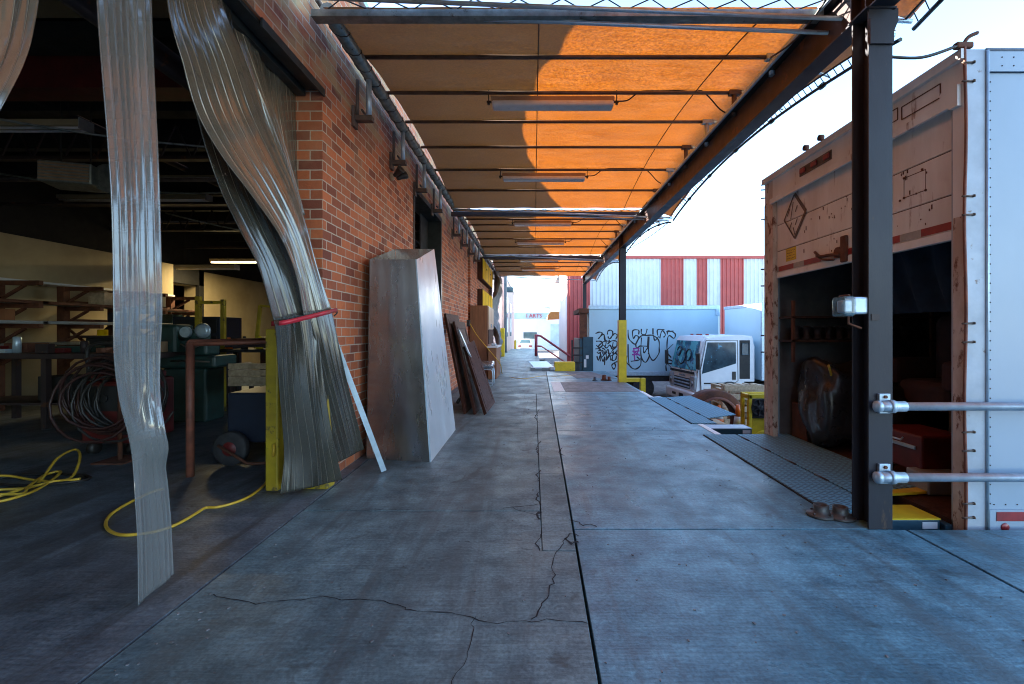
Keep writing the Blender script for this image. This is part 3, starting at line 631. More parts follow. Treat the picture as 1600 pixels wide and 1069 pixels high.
strip_light(0.19, 16.5, 3.71, 1.33, 'nearer strip light of the last canopy bay', s1)
strip_light(0.19, 18.9, 3.71, 1.33, 'farthest strip light at the end of the canopy', s1)

# ================================================================ STRIP CURTAIN
def pvc_strip(pairs, mt, label, thick=0.004, ncol=70, fold=0.012, seed=0, waves=2.5, tag='pvc_strip'):
    """pairs: ((x,y,X),(x,y,X)) left and right edge points on planes parallel to the wall."""
    rnd = random.Random(seed)
    L = catmull([W(*p[0]) for p in pairs], 8); Rr = catmull([W(*p[1]) for p in pairs], 8)
    rows = []; ph = rnd.uniform(0, 6); m = len(L)
    for i in range(m):
        t = i/(m-1); a, c = L[i], Rr[i]; w = (c-a).length; row = []
        for j in range(ncol+1):
            u = j/ncol; p = a.lerp(c, u)
            env = math.sin(math.pi*u)
            dx = fold*(math.sin(u*waves*2*math.pi+ph+2.0*t)+0.25*math.sin(u*waves*3.3*math.pi-ph+3.7*t))*env
            dx += 0.003*max(0, math.cos(u*7*2*math.pi))**4
            row.append(p+Vector((dx, 0.4*dx, 0)))
        rows.append(row)
    q = MB(); q.grid(rows)
    return q.build(tag, MAT[mt], label=label, cat='curtain strip', group='ribbed plastic strips of the door curtain', solid=thick, fixn=False)
def zrow(z, xl, xr, Xl, Xr):                             # a level row of a hanging strip
    o = []
    for x, X in ((xl, Xl), (xr, Xr)):
        Y = X*FPX/(x-VX); o.append((x, VY-(z-EYE)*FPX/Y, X))
    return tuple(o)
T = [(3.19,141,231,-1.80,-1.82),(2.6,150,238,-1.79,-1.81),(2.1,165,246,-1.78,-1.80),(1.83,172,249,-1.77,-1.80),(1.56,175,251,-1.77,-1.79),(1.35,176,252,-1.76,-1.79),
     (1.14,177,249,-1.76,-1.80),(0.95,186,249,-1.77,-1.78),(0.80,199,256,-1.78,-1.74),(0.70,205,262,-1.79,-1.74),(0.60,208,258,-1.79,-1.78),(0.50,210,261,-1.78,-1.80),(0.30,214,266,-1.77,-1.81),(0.03,215,270,-1.76,-1.81)]
pvc_strip([zrow(*r) for r in T], 'pvc', 'clear ribbed plastic strip hanging alone from ceiling track nearly to the floor', fold=0.007, seed=3, waves=0.8)
T = [((-70,-220,-1.80),(66,-220,-1.82)),((-70,-60,-1.80),(62,-40,-1.81)),((-75,40,-1.79),(50,50,-1.80)),((-95,110,-1.79),(35,100,-1.80)),((-130,170,-1.80),(13,145,-1.80)),((-190,230,-1.82),(-10,185,-1.81)),((-260,300,-1.85),(-60,260,-1.85))]
pvc_strip(T, 'pvc_mid', 'plastic strip swept aside at the top left corner of the doorway', fold=0.01, seed=5)
A = [((255,-170,-1.84),(330,-90,-1.84)),((260,0,-1.80),(345,0,-1.80)),((285,100,-1.76),(380,92,-1.78)),((308,178,-1.74),(408,174,-1.76)),((345,243,-1.72),(436,238,-1.74)),((391,304,-1.70),(457,288,-1.72)),((436,368,-1.68),(478,353,-1.70)),((462,430,-1.67),(496,420,-1.67)),((474,494,-1.66),(517,484,-1.62))]
pvc_strip(A, 'pvc_mid', 'wide front strip sweeping from the top down to the red tie', fold=0.020, seed=11, waves=0.9)
B = [((262,-60,-1.86),(350,-40,-1.86)),((285,100,-1.84),(375,100,-1.84)),((304,170,-1.82),(402,170,-1.82)),((320,230,-1.81),(424,232,-1.80)),((345,300,-1.79),(444,300,-1.78)),((374,360,-1.77),(466,360,-1.75)),((404,420,-1.75),(490,420,-1.71)),((428,505,-1.73),(516,488,-1.64))]
pvc_strip(B, 'pvc_dark', 'dark grimy strip behind the front one, gathered into the red tie', fold=0.016, seed=12, waves=1.1)
G = [((330,-60,-1.90),(386,-8,-1.92)),((350,30,-1.88),(394,48,-1.90)),((372,95,-1.86),(408,100,-1.88)),((396,150,-1.84),(420,150,-1.85)),((420,210,-1.82),(438,206,-1.83)),((440,262,-1.80),(454,258,-1.81)),((466,340,-1.77),(476,336,-1.78))]
pvc_strip(G, 'pvc_mid', 'narrow twisted strip between the front strip and the hanging pair', fold=0.012, seed=13, waves=1.5)
E1 = [((388,8,-1.93),(436,54,-1.94)),((398,90,-1.93),(443,110,-1.94)),((408,160,-1.92),(448,170,-1.93)),((424,225,-1.91),(456,232,-1.92)),((442,280,-1.89),(464,290,-1.90)),((462,345,-1.86),(474,350,-1.87)),((474,390,-1.82),(484,395,-1.83))]
pvc_strip(E1, 'pvc_mid', 'left one of two strips hanging straight beside the brick jamb', fold=0.012, seed=14, waves=1.2)
E2 = [((434,52,-1.94),(479,112,-1.96)),((440,140,-1.94),(482,190,-1.95)),((448,230,-1.94),(485,270,-1.95)),((458,320,-1.93),(488,340,-1.94)),((472,390,-1.92),(491,400,-1.93)),((484,440,-1.90),(494,446,-1.91)),((489,480,-1.86),(497,484,-1.88))]
pvc_strip(E2, 'pvc_mid', 'strip hanging straight against the brick jamb of the doorway', fold=0.012, seed=15, waves=1.2)
C_ = [((428,503,-1.72),(492,493,-1.66)),((431,530,-1.74),(497,530,-1.64)),((435,600,-1.77),(505,595,-1.60)),((440,660,-1.79),(514,655,-1.57)),((443,715,-1.80),(524,705,-1.54)),((437,773,-1.80),(534,750,-1.53))]
pvc_strip(C_, 'pvc_dark', 'dirty dark strip flaring down from the red tie to the floor', fold=0.016, seed=16, waves=1.3)
D_ = [((455,500,-1.70),(517,484,-1.62)),((466,540,-1.70),(527,530,-1.58)),((480,590,-1.70),(538,580,-1.55)),((494,640,-1.68),(550,630,-1.53)),((506,690,-1.66),(561,672,-1.51)),((516,728,-1.64),(568,702,-1.50))]
pvc_strip(D_, 'pvc_dark', 'lower strip flaring in front of the brick wall from the red tie', fold=0.012, seed=17, waves=1)
tie = thing('curtain_tie', (-1.7, 3.8, 1.3), 'red ribbon tying the gathered strips to the brick wall', 'ribbon')
q = MB(); pts = catmull([W(424,506,-1.78), W(445,504,-1.68), W(480,496,-1.60), W(512,488,-1.55), W(527,484,-1.66)], 6)
rows = [[p+Vector((0,0,0.016)), p-Vector((0,0,0.016))] for p in pts]; q.grid(rows); q.build('ribbon', MAT['redcord'], tie, solid=0.003)
q = MB(); p = W(524,485,-1.68); q.lathe([(0.0,-0.02),(0.02,-0.01),(0.018,0.01),(0,0.02)], p, 8, 'Z')
q.tube(catmull([p, p+Vector((0.02,-0.01,-0.02)), p+Vector((0.0,-0.03,-0.05))], 4), 0.006, 5); q.tube([p, p+Vector((-0.06,0.02,0.0))], 0.006, 5)
q.build('knot', MAT['wire'], tie)
# yellow guards on the door jamb
q = MB(); q.bbox(-2.10, -2.0, 3.70, 3.80, 0, 1.27, 0.012); q.build('jamb_guard', MAT['guard'], label='slim yellow guard post just inside the doorway, left of the gathered strips', cat='guard post', group='yellow guards at the doorway')
q = MB(); q.bbox(-1.83, -1.625, 3.74, 3.875, 0, 1.285, 0.012); q.build('jamb_guard', MAT['guard'], label='wide yellow guard post on the brick corner behind the dirty strips', cat='guard post', group='yellow guards at the doorway')

# ================================================================ LEANING METAL AND DOORS BY THE WALL
vs = [Vector(p) for p in ((-1.63,4.625,0.005),(-0.99,4.53,0.0),(-1.0,6.03,0.0),(-1.62,6.03,0.005),(-1.63,4.72,1.97),(-1.18,4.74,1.97),(-1.20,5.69,2.24),(-1.66,5.69,2.24))]
tr = thing('metal_cover', (-1.3, 5.3, 0), 'tall folded sheet aluminium cover standing against the brick wall', 'metal cover')
def sheet(q, a, c, d, e, t=0.004):
    n = (Vector(c)-Vector(a)).cross(Vector(e)-Vector(a)).normalized()*t
    a, c, d, e = map(Vector, (a, c, d, e)); m = 14; b0 = len(q.b.verts)
    for o_ in (Vector((0,0,0)), n):
        q.grid([[(a.lerp(c, j/m)).lerp(e.lerp(d, j/m), i/m)+o_+n.normalized()*(0.0012*math.sin(i*0.9+j*0.7)+0.0008*math.sin(j*1.9)) for j in range(m+1)] for i in range(m+1)])
    for (u, v_) in ((a,c),(c,d),(d,e),(e,a)): q.face([u, v_, v_+n, u+n])
q = MB(); sheet(q, vs[0], vs[1], vs[5], vs[4], -0.004); q.build('front_sheet', MAT['alu_dark'], tr, label='brown-grey front face of the cover, coloured darker as in shade')
q = MB(); sheet(q, vs[1]+Vector((0.003,0.006,0)), vs[2], vs[6], vs[5]+Vector((0.003,0.006,0)), 0.004); q.build('side_sheet', MAT['alu'], tr, label='brushed side face of the cover, coloured bright with reflected sky')
q = MB(); sheet(q, vs[2], vs[3], vs[7]+Vector((0,0,0)), vs[6], 0.004); q.build('back_sheet', MAT['alu_dark'], tr)
q = MB(); sheet(q, vs[3]+Vector((-0.004,0,0)), vs[0]+Vector((-0.004,0,0)), vs[4]+Vector((-0.004,0,0)), vs[7]+Vector((-0.004,0,0)), 0.003); q.build('wall_side_sheet', MAT['alu_dark'], tr)
q = MB(); q.bar(vs[5]+Vector((0.002,-0.002,0)), vs[1]+Vector((0.002,-0.002,0.001)), 0.012, 0.012, (0,1,0)); q.build('corner_edge', MAT['galv'], tr)
q = MB(); q.bbox(-1.70, -1.30, 6.12, 6.16, 0.0, 2.30, 0.004, Matrix.Translation((0,0.0,0))); q.build('metal_sheet', MAT['alu_dark'], label='dark sheet panel standing behind the aluminium cover', cat='metal panel')
a = F(600,738); top = W(521,526,-1.70)
q = MB(); q.bar(a+Vector((0,0,0.01)), top, 0.045, 0.006, (0.3,-1,0.2)); q.bar(a+Vector((-0.02,0.02,0.01)), top+Vector((-0.02,0.02,0)), 0.006, 0.045, (0.3,-1,0.2))
q.build('angle_bar', MAT['galv'], label='thin aluminium angle bar leaning on the bricks beside the curtain', cat='metal bar')
# stack of leaning old doors
def leaning(pb, pt, depth, th, m, label, name='old_door', cat='door', group='old doors leaning by the wall', frame=False):
    pb, pt = Vector(pb), Vector(pt); d = Vector(depth); n = (pt-pb).cross(d).normalized()
    if n.x < 0: n = -n
    n *= th
    t = thing(name, pb, label, cat, group)
    q = MB(); q.hexa([pb, pb+n, pb+n+d, pb+d, pt, pt+n, pt+n+d, pt+d]); q.build('panel', MAT[m], t)
    u = (pt-pb); q = MB(); k = n.normalized()*0.012
    for s in (0.05, 0.36, 0.67):
        a0 = pb+u*s+d*0.12+n; a1 = pb+u*(s+0.25)+d*0.12+n
        for (r0, r1) in ((a0, a1), (a0+d*0.76, a1+d*0.76), (a0, a0+d*0.76), (a1, a1+d*0.76)): q.bar(r0, r1, 0.03, 0.012, n.normalized())
    q.build('moulding', MAT[m], t)
    return t
leaning((-1.06,7.15,0.0), (-1.60,8.4,1.56), (0.03,1.2,-0.0), 0.04, 'oldwood', 'dark narrow door leaning nearest the aluminium cover')
leaning((-0.90,7.10,0.0), (-1.46,8.5,1.42), (0.02,1.1,0), 0.04, 'oldwood', 'dark brown door in the middle of the leaning stack')
leaning((-0.74,7.05,0.0), (-1.22,8.15,0.98), (0.08,0.6,0.08), 0.05, 'oldwood', 'shorter reddish brown door on the outside of the leaning stack')
q = MB(); pa, pt_ = Vector((-1.08,7.95,0.86)), Vector((-1.30,8.3,1.25)); q.bar(pa, pt_, 0.17, 0.02, (1,0,0.4)); q.build('mirror_pane', MAT['galv'], label='small pale mirror pane resting on the leaning brown doors', cat='mirror')
q = MB(); pp = F(724,632); q.tube(catmull([pp+Vector((-0.1,0,0.03)), pp+Vector((-0.04,-0.05,0.12)), pp+Vector((0.03,0,0.2)), pp+Vector((0.06,0.05,0.06)), pp+Vector((-0.02,0.08,0.02))], 5), 0.03, 6); q.build('crumpled_foil', MAT['chrome'], label='crumpled silver foil on the floor under the leaning doors', cat='foil')
# chrome chairs stacked by the cabinet
def chair(Y, X, label):
    t = thing('chrome_chair', (X, Y, 0), label, 'chair', 'chrome chairs by the cabinet')
    q = MB(); q.bbox(X-0.22, X+0.22, Y-0.2, Y+0.24, 0.42, 0.52, 0.045, seg=4); q.build('seat', MAT['chrome'], t)
    M = Matrix.Translation((X-0.22, Y, 0.52)) @ Matrix.Rotation(R(-12), 4, 'Y'); q = MB(); q.bbox(-0.03, 0.03, -0.2, 0.2, 0.10, 0.42, 0.025, M, 3); q.build('backrest', MAT['chrome'], t)
    for s in (-1, 1):
        q = MB(); q.tube(catmull([(X-0.28, Y+s*0.2, 0.86), (X-0.22, Y+s*0.21, 0.5), (X-0.2, Y+s*0.21, 0.40), (X+0.1, Y+s*0.21, 0.38), (X+0.2, Y+s*0.21, 0.34), (X+0.21, Y+s*0.21, 0.06), (X+0.15, Y+s*0.21, 0.015), (X-0.2, Y+s*0.21, 0.015)], 5), 0.011, 8); q.build('leg', MAT['galv'], t)
    return t
chair(11.0, -1.15, 'chrome tube chair with padded silver seat beside the leaning doors')
chair(11.65, -1.20, 'second silver chair, pushed behind the first one')
# cabinet and desk
cb = thing('storage_cabinet', (-1.45, 13.6, 0), 'tall brown wood cabinet with pale doors against the brick wall', 'cabinet')
q = MB(); q.bbox(-1.72, -1.24, 12.75, 14.4, 0.0, 1.95, 0.008); q.build('carcass', MAT['cabinet'], cb)
for k, (ya, yb) in enumerate(((12.79, 13.55), (13.58, 14.36))):
    q = MB(); q.bbox(-1.238, -1.215, ya, yb, 1.32, 1.92, 0.004); dd = q.build('door', MAT['cabinet_door'], cb)
    q = MB(); q.bbox(-1.213, -1.19, ya+0.6, ya+0.63, 1.36, 1.46, 0.004); q.build('handle', MAT['galv'], dd)
q = MB(); q.box(-1.24, -1.22, 12.8, 14.3, 0.9, 1.30); q.build('open_shelf', MAT['oldwood'], cb)
dk = thing('low_desk', (-1.0, 13.0, 0), 'low brown desk with a white top in front of the cabinet', 'desk')
q = MB(); q.bbox(-1.20, -0.98, 12.45, 13.9, 0, 0.82, 0.006); q.build('carcass', MAT['cabinet'], dk)
q = MB(); q.bbox(-1.22, -0.95, 12.40, 13.95, 0.82, 0.86, 0.005); q.build('desk_top', MAT['white'], dk)
q = MB(); q.bbox(-1.14, -1.02, 12.7, 12.95, 0.862, 0.93, 0.02); q.build('paper_bundle', MAT['plastic'], label='small pale bundle lying on the white desk top', cat='bundle')
# yellow panels on the far brick wall
for k, (za, zb) in enumerate(((2.86, 3.52), (1.98, 2.56))):
    t = thing('yellow_sign', (-1.66, 16, za), ['upper', 'lower'][k]+' yellow sign board jutting from the far brick wall', 'sign', 'yellow sign boards on the brick wall')
    q = MB(); q.bbox(-1.73, -1.57, 14.5, 17.9, za, zb, 0.01); q.build('box', MAT['oldwood'], t)
    q = MB(); q.bbox(-1.568, -1.555, 14.52, 17.88, za+0.02, zb-0.02, 0.003); q.build('face', MAT['yellow_sign'], t)
    q = MB()
    for j in range(1, 4): q.box(-1.554, -1.552, 14.5+j*0.84, 14.53+j*0.84, za+0.06, zb-0.06)
    q.build('panel_joint', MAT['rust'], t)
# ragged tarp past the brick wall, red pipes, yellow guard, dark pole
rows = []; rnd = random.Random(9)
for i in range(22):
    z = 3.6-3.4*i/21; row = []
    for j in range(10):
        row.append((-1.50+0.12*math.sin(j*1.7+i*0.5)+rnd.uniform(-.04,.04)+0.10*math.sin(i*0.45), 18.1+j*0.2+rnd.uniform(-.05,.05), z+rnd.uniform(-.05,.05)))
    rows.append(row)
q = MB(); q.grid(rows); q.build('ragged_tarp', MAT['tarp'], label='ragged grey-green tarp hanging at the far end of the brick wall', cat='tarp', solid=0.02)
nb = thing('pink_building', (-3.5, 30, 0), 'pale pink stucco building beyond the brick warehouse', 'building')
q = MB(); q.box(-9, -2.0, 20.5, 29.6, -1, 4.6); q.box(-9, -1.82, 29.6, 44, -1.1, 4.7); q.build('wall', MAT['pink_wall'], nb)
q = MB(); q.box(-1.818, -1.79, 31.5, 33.0, 0.9, 3.6); q.box(-1.818, -1.79, 36, 38, 0.9, 3.4); q.build('window', MAT['window'], nb)
q = MB(); q.box(-9.1, -1.75, 29.5, 44.1, 4.7, 4.85); q.build('roof_edge', MAT['galv'], nb)
q = MB(); q.bbox(-1.80, -1.35, 31.0, 31.6, 3.85, 4.15, 0.03); q.build('wall_lamp', MAT['teal'], nb)
rp = thing('fire_pipe', (-1.8, 21.6, 0), 'red standpipe with valves on the far left wall', 'pipe')
q = MB(); q.tube([(-1.72,21.6,1.2),(-1.72,21.6,4.6)], 0.09, 8); q.tube([(-1.72,21.6,3.9),(-1.40,21.6,3.9)], 0.07, 8); q.tube([(-1.72,21.6,4.3),(-1.95,21.3,4.3)], 0.06, 8); q.build('pipe', MAT['redpaint'], rp)
q = MB(); q.lathe([(0.02,0),(0.13,0.02),(0.13,0.05),(0.02,0.07)], (-1.40,21.6,3.9), 12, 'X'); q.lathe([(0.12,0),(0.12,0.1)], (-1.72,21.6,2.3), 10, 'Z'); q.build('valve', MAT['redcord'], rp)
q = MB(); q.bbox(-1.66, -1.45, 23.5, 23.7, 0, 1.42, 0.03); q.build('guard_post', MAT['yellow'], label='yellow guard post at the end of the brick wall', cat='guard post')
q = MB(); q.lathe([(0.09,-1.1),(0.09,0.55),(0.0,0.62)], (-1.4, 36, 0), 10, 'Z'); q.build('guard_post', MAT['yellow'], label='small far yellow post beside the pink building', cat='guard post')
q = MB(); q.box(-1.76, -1.60, 28.0, 28.16, 0, 4.75); q.box(-1.80,-1.56,27.96,28.2,0,0.03); q.build('steel_pole', MAT['bluegrey'], label='dark blue-grey square pole beside the pink building', cat='pole')

# ================================================================ DOCK EDGE: LEVELERS, RAIL, SMALL THINGS
def leveler(ya, yb, xa, xm, xb, label, yellow, rise=0.03):
    t = thing('dock_leveler', ((xa+xb)/2, (ya+yb)/2, 0), label, 'dock plate', 'diamond plate dock levelers')
    q = MB(); q.prism([(xa,ya),(xm,ya-0.0),(xm,yb),(xa+0.02,yb)], 'Z', 0.002, 0.012); q.build('deck_plate', MAT['tread'], t)
    q = MB(); q.hexa([(xm+0.012,ya+0.35,0.006),(xb,ya+0.45,rise-0.01),(xb,yb-0.05,rise-0.01),(xm+0.012,yb-0.02,0.006),(xm+0.012,ya+0.35,0.016),(xb,ya+0.45,rise+0.002),(xb,yb-0.05,rise+0.002),(xm+0.012,yb-0.02,0.016)]); q.build('lip_plate', MAT['tread'], t)
    for i in range(5):
        q = MB(); y = ya+0.25+i*(yb-ya-0.5)/4; q.tube([(xm+0.004,y-0.09,0.014),(xm+0.004,y+0.09,0.014)], 0.011, 6)
        q.build('hinge', MAT['steel'], t)
    q = MB(); q.bar((xa-0.008,ya,0.004),(xa+0.012,yb,0.004),0.012,0.01); q.build('edge_angle', MAT['crack'], t)
    if yellow:
        q = MB(); q.hexa([(xm+0.012,ya+0.27,0.0),(xb,ya+0.34,rise-0.02),(xb,ya+0.435,rise-0.02),(xm+0.012,ya+0.34,0.0),(xm+0.012,ya+0.27,0.016),(xb,ya+0.34,rise),(xb,ya+0.435,rise),(xm+0.012,ya+0.34,0.016)]); q.build('side_strip', MAT['yellow'], t)
    return t
leveler(3.28, 5.70, 2.03, 2.43, 3.02, 'diamond plate dock leveler leading into the open trailer', True)
leveler(6.40, 8.90, 2.14, 2.47, 2.92, 'second diamond plate dock leveler by the parked cab truck', False, 0.05)
MB().box(2.2, 2.275, 5.72, 6.38, 0.0, 0.005).build('edge_marking', MAT['marking'], kind='structure')
MB().box(2.2, 2.275, 8.92, 9.9, 0.0, 0.005).build('edge_marking', MAT['marking'], kind='structure')
MB().box(2.48, 2.6, 6.4, 8.9, -0.02, 0.004).build('edge_marking', MAT['cream'], kind='structure')
def bumper(y, x1, label, yellow):
    t = thing('dock_bumper', (2.5, y+0.1, -0.4), label, 'bumper', 'dock bumpers beside the levelers')
    q = MB(); q.bbox(2.27, x1, y, y+0.25, -0.45, -0.012, 0.006); q.build('housing', MAT['teal'], t)
    q = MB(); q.box(2.268, x1+0.002, y-0.002, y+0.252, -0.012, -0.002); q.build('top_plate', MAT['yellow'] if yellow else MAT['sidepanel'], t)
    q = MB(); q.box(x1-0.12, x1-0.02, y-0.003, y-0.0005, -0.07, -0.025); q.build('sticker', MAT['white'], t)
bumper(3.17, 2.72, 'dark teal dock bumper with yellow top at the foot of the near post', True)
bumper(6.12, 2.82, 'dark teal dock bumper with pale top between the two levelers', False)
q = MB(); q.bbox(2.73, 2.783, 3.14, 3.5, -0.4, -0.03, 0.01); q.build('rubber_pad', MAT['teal'], label='dark rubber pad between the yellow topped bumper and trailer', cat='bumper')
gr = thing('guard_rail', (2.2, 2.93, 0.3), 'two-bar galvanised pipe rail clamped to the near post', 'railing')
for z in (0.785, 0.345):
    q = MB(); q.tube([(2.26, 2.935, z), (6.4, 2.935, z)], 0.026, 16); q.build('rail_pipe', MAT['galv'], gr)
    q = MB(); q.tube([(2.125, 2.935, z), (2.30, 2.935, z)], 0.033, 16); q.lathe([(0.0,0),(0.02,0.003),(0.036,0.01),(0.036,0.035)], (2.112, 2.935, z), 16, 'X')
    q.lathe([(0.041,0),(0.041,0.03)], (2.20, 2.935, z), 16, 'X'); q.bbox(2.165, 2.235, 2.965, 2.988, z-0.05, z+0.075, 0.004)
    cl = q.build('clamp', MAT['galv'], gr)
    q = MB(); q.lathe([(0.011,0),(0.011,0.01),(0.0,0.012)], (2.2, 2.955, z+0.055), 6, 'Y'); q.build('bolt', MAT['rust'], cl)
for x in (4.2, 6.38):
    q = MB(); q.tube([(x, 2.935, 0), (x, 2.935, 0.95)], 0.028, 12); q.build('rail_post', MAT['galv'], gr)
for i, (x, y) in enumerate(((1283,806),(1313,809))):
    p = F(x, y)
    q = MB(); q.lathe([(0.088,0.0),(0.092,0.008),(0.088,0.018),(0.052,0.024),(0.046,0.05),(0.046,0.075),(0.034,0.075),(0.034,0.02),(0.0,0.02)], p, 24, 'Z')
    for k in range(4):
        a_ = k*math.pi/2+0.4+i; q.lathe([(0.009,0.018),(0.009,0.028),(0,0.03)], p+Vector((0.07*math.cos(a_),0.07*math.sin(a_),0)), 6, 'Z')
    q.build('pipe_flange', MAT['fitting'], label=['left', 'right'][i]+' one of two steel pipe flanges on the floor by the near post', cat='pipe flange', group='pipe flanges by the near post')
# far dock bits
q = MB(); q.prism([(2.0+0.0,-0.0),(2.0,0.05)], 'X', 0, 0) if False else None
t = thing('sheet_stack', (0.2, 16, 0), 'grey metal sheets lying on the far dock floor', 'metal sheets')
q = MB(); q.bbox(-0.10, 0.50, 15.1, 16.8, 0.0, 0.09, 0.004); q.build('sheets', MAT['tarp'], t)
q = MB(); M = Matrix.Translation((0.2,16.0,0.10)) @ Matrix.Rotation(R(4), 4, 'X') @ Matrix.Rotation(R(8), 4, 'Z'); q.bbox(-0.28, 0.38, -0.9, 0.8, 0.02, 0.035, 0.003, M); q.build('top_sheet', MAT['galv'], t)
q = MB(); q.bbox(0.50, 0.68, 15.05, 15.4, 0.0, 0.12, 0.03); q.build('white_sack', MAT['plastic'], label='small white sack beside the metal sheets on the far dock', cat='sack')
q = MB(); q.bbox(0.66, 1.32, 15.1, 15.5, -0.2, 0.27, 0.02); q.build('yellow_block', MAT['yellow'], label='low yellow steel block at the far edge of the dock', cat='block')
for p_, s_, m_ in (((1.55,12.0,0),0.05,'bluegrey'),((1.80,12.1,0),0.07,'rust'),((1.92,12.05,0),0.05,'rust')):
    q = MB(); q.lathe([(s_*1.3,0),(s_*1.3,0.02),(s_*0.8,0.03),(s_*0.7,s_*2)], Vector(p_), 10, 'Z'); q.build('floor_fitting', MAT[m_], label={'bluegrey':'small blue metal fitting on the floor left of the yellow post','rust':('taller' if s_ > 0.06 else 'shorter')+' of two rusty fittings on the floor at the foot of the yellow post'}[m_], cat='fitting', group='rusty fittings by the yellow post' if m_ == 'rust' else None)
# stairs with handrail
st = thing('dock_stairs', (0.9, 24.3, GZ), 'concrete stairs with maroon handrail going down from the far dock', 'stairs')
q = MB()
for i in range(7): q.box(0.25+i*0.3, 0.55+i*0.3, 23.9, 25.2, GZ, -0.16*(i+1)+0.0)
q.build('steps', MAT['patch'], st)
for y in (24.0, 25.1):
    q = MB(); q.tube([(0.12,y,0),(0.12,y,1.09)], 0.075, 8); q.build('newel_post', MAT['maroon'], st)
    q = MB(); q.tube([(0.12,y,1.05),(0.35,y,1.02),(2.2,y,-0.25)], 0.055, 8); q.tube([(0.12,y,0.5),(0.4,y,0.48),(2.15,y,-0.7)], 0.025, 6); q.tube([(2.15,y,-0.25),(2.15,y,GZ)], 0.035, 6); q.build('handrail', MAT['maroon'], st)
# ================================================================ OPEN TRAILER AT THE DOCK
TX, TA, TB, TZ = 2.787, 3.06, 5.71, 3.06
tl = thing('box_trailer', (6, 4.4, GZ), 'weathered cream box trailer backed to the dock with its roll door half open', 'trailer')
def tb(q, n, m, p=None, **k): return q.build(n, MAT[m], p or tl, **k)
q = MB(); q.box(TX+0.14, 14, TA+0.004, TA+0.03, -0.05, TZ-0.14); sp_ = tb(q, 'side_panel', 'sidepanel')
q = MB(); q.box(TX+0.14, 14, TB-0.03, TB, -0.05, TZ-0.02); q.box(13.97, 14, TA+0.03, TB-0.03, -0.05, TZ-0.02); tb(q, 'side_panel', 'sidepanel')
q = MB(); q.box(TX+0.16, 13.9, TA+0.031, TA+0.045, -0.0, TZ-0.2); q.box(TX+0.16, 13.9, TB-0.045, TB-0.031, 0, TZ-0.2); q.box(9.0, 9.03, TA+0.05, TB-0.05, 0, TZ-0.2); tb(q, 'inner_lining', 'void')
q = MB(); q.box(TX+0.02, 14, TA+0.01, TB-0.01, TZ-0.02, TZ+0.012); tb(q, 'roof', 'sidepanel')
q = MB(); q.box(TX+0.0, 14, TA+0.01, TB-0.01, -0.16, -0.004); tb(q, 'floor', 'oldwood')
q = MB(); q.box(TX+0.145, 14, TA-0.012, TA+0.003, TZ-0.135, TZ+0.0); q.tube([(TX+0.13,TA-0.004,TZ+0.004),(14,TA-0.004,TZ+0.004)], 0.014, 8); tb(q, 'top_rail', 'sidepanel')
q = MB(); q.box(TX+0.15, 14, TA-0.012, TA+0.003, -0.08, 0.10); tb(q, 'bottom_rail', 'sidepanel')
q = MB()
x_ = TX+0.19
for i in range(24):
    fs = len(q.b.faces); w_ = 0.32 if i % 2 == 0 else 0.34
    q.box(x_, x_+w_, TA-0.0155, TA-0.0125, 0.03, 0.088); x_ += w_
    q.b.faces.ensure_lookup_table()
    for f_ in q.b.faces[fs:]: f_.material_index = i % 2
bmesh.ops.remove_doubles(q.b, verts=q.b.verts[:], dist=1e-5)
q.build('reflector_tape', [MAT['redtape'], MAT['sidepanel']], tl)
q = MB(); q.lathe([(0.0,-0.004),(0.026,-0.003),(0.028,0.0)], (TX+0.245, TA-0.014, -0.01), 14, 'Y'); tb(q, 'marker_light', 'redtape')
# corner post (chipped white, shade in its colour), bright bead, rivets
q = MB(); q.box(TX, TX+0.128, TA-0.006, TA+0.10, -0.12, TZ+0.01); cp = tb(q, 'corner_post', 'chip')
q = MB(); q.tube([(TX+0.134, TA-0.012, -0.1), (TX+0.134, TA-0.012, TZ)], 0.009, 8); tb(q, 'bead', 'galv')
q = MB(); z = -0.05
while z < TZ-0.16:
    q.lathe([(0.0055,0.0),(0.004,-0.003),(0,-0.004)], (TX+0.165, TA+0.0035, z), 6, 'Y'); z += 0.062
for i in range(60): 
    for zz in (TZ-0.045, TZ-0.10): q.lathe([(0.005,0),(0.0035,-0.003),(0,-0.004)], (TX+0.19+i*0.075+(0.037 if zz > 2.95 else 0), TA-0.0122, zz), 6, 'Y')
    q.lathe([(0.005,0),(0.0035,-0.003),(0,-0.004)], (TX+0.19+i*0.075, TA+0.0035, 0.13), 6, 'Y')
tb(q, 'rivets', 'steel', kind='stuff')
# rear frame: jambs, header
q = MB(); q.box(TX, TX+0.06, TB-0.19, TB, -0.12, TZ-0.02); q.box(TX-0.012, TX-0.0005, TB-0.06, TB-0.01, -0.1, TZ-0.3); tb(q, 'far_jamb', 'trailer_rust', label='rust eaten left door jamb')
q = MB(); q.box(TX-0.003, TX+0.06, TA+0.0, TA+0.085, -0.12, 2.0); tb(q, 'near_jamb', 'trailer_rust', label='rust eaten lower part of the right door jamb')
q = MB(); q.box(TX-0.003, TX+0.06, TA+0.0, TA+0.085, 2.0, TZ-0.0); tb(q, 'near_jamb', 'trailer')
q = MB(); q.box(TX-0.003, TX+0.06, TA+0.085, TB-0.19, 2.765, TZ-0.005); q.box(TX-0.003, TX+0.06, TB-0.19, TB, TZ-0.02, TZ-0.005); hd = tb(q, 'header', 'trailer')
q = MB(); q.box(TX-0.035, TX-0.0035, TA-0.01, TB+0.005, TZ-0.05, TZ+0.014); tb(q, 'rear_cap', 'trailer')
q = MB(); q.box(TX-0.03, TX-0.0035, TA+0.085, TB-0.17, 2.735, 2.79); tb(q, 'drip_rail', 'trailer')
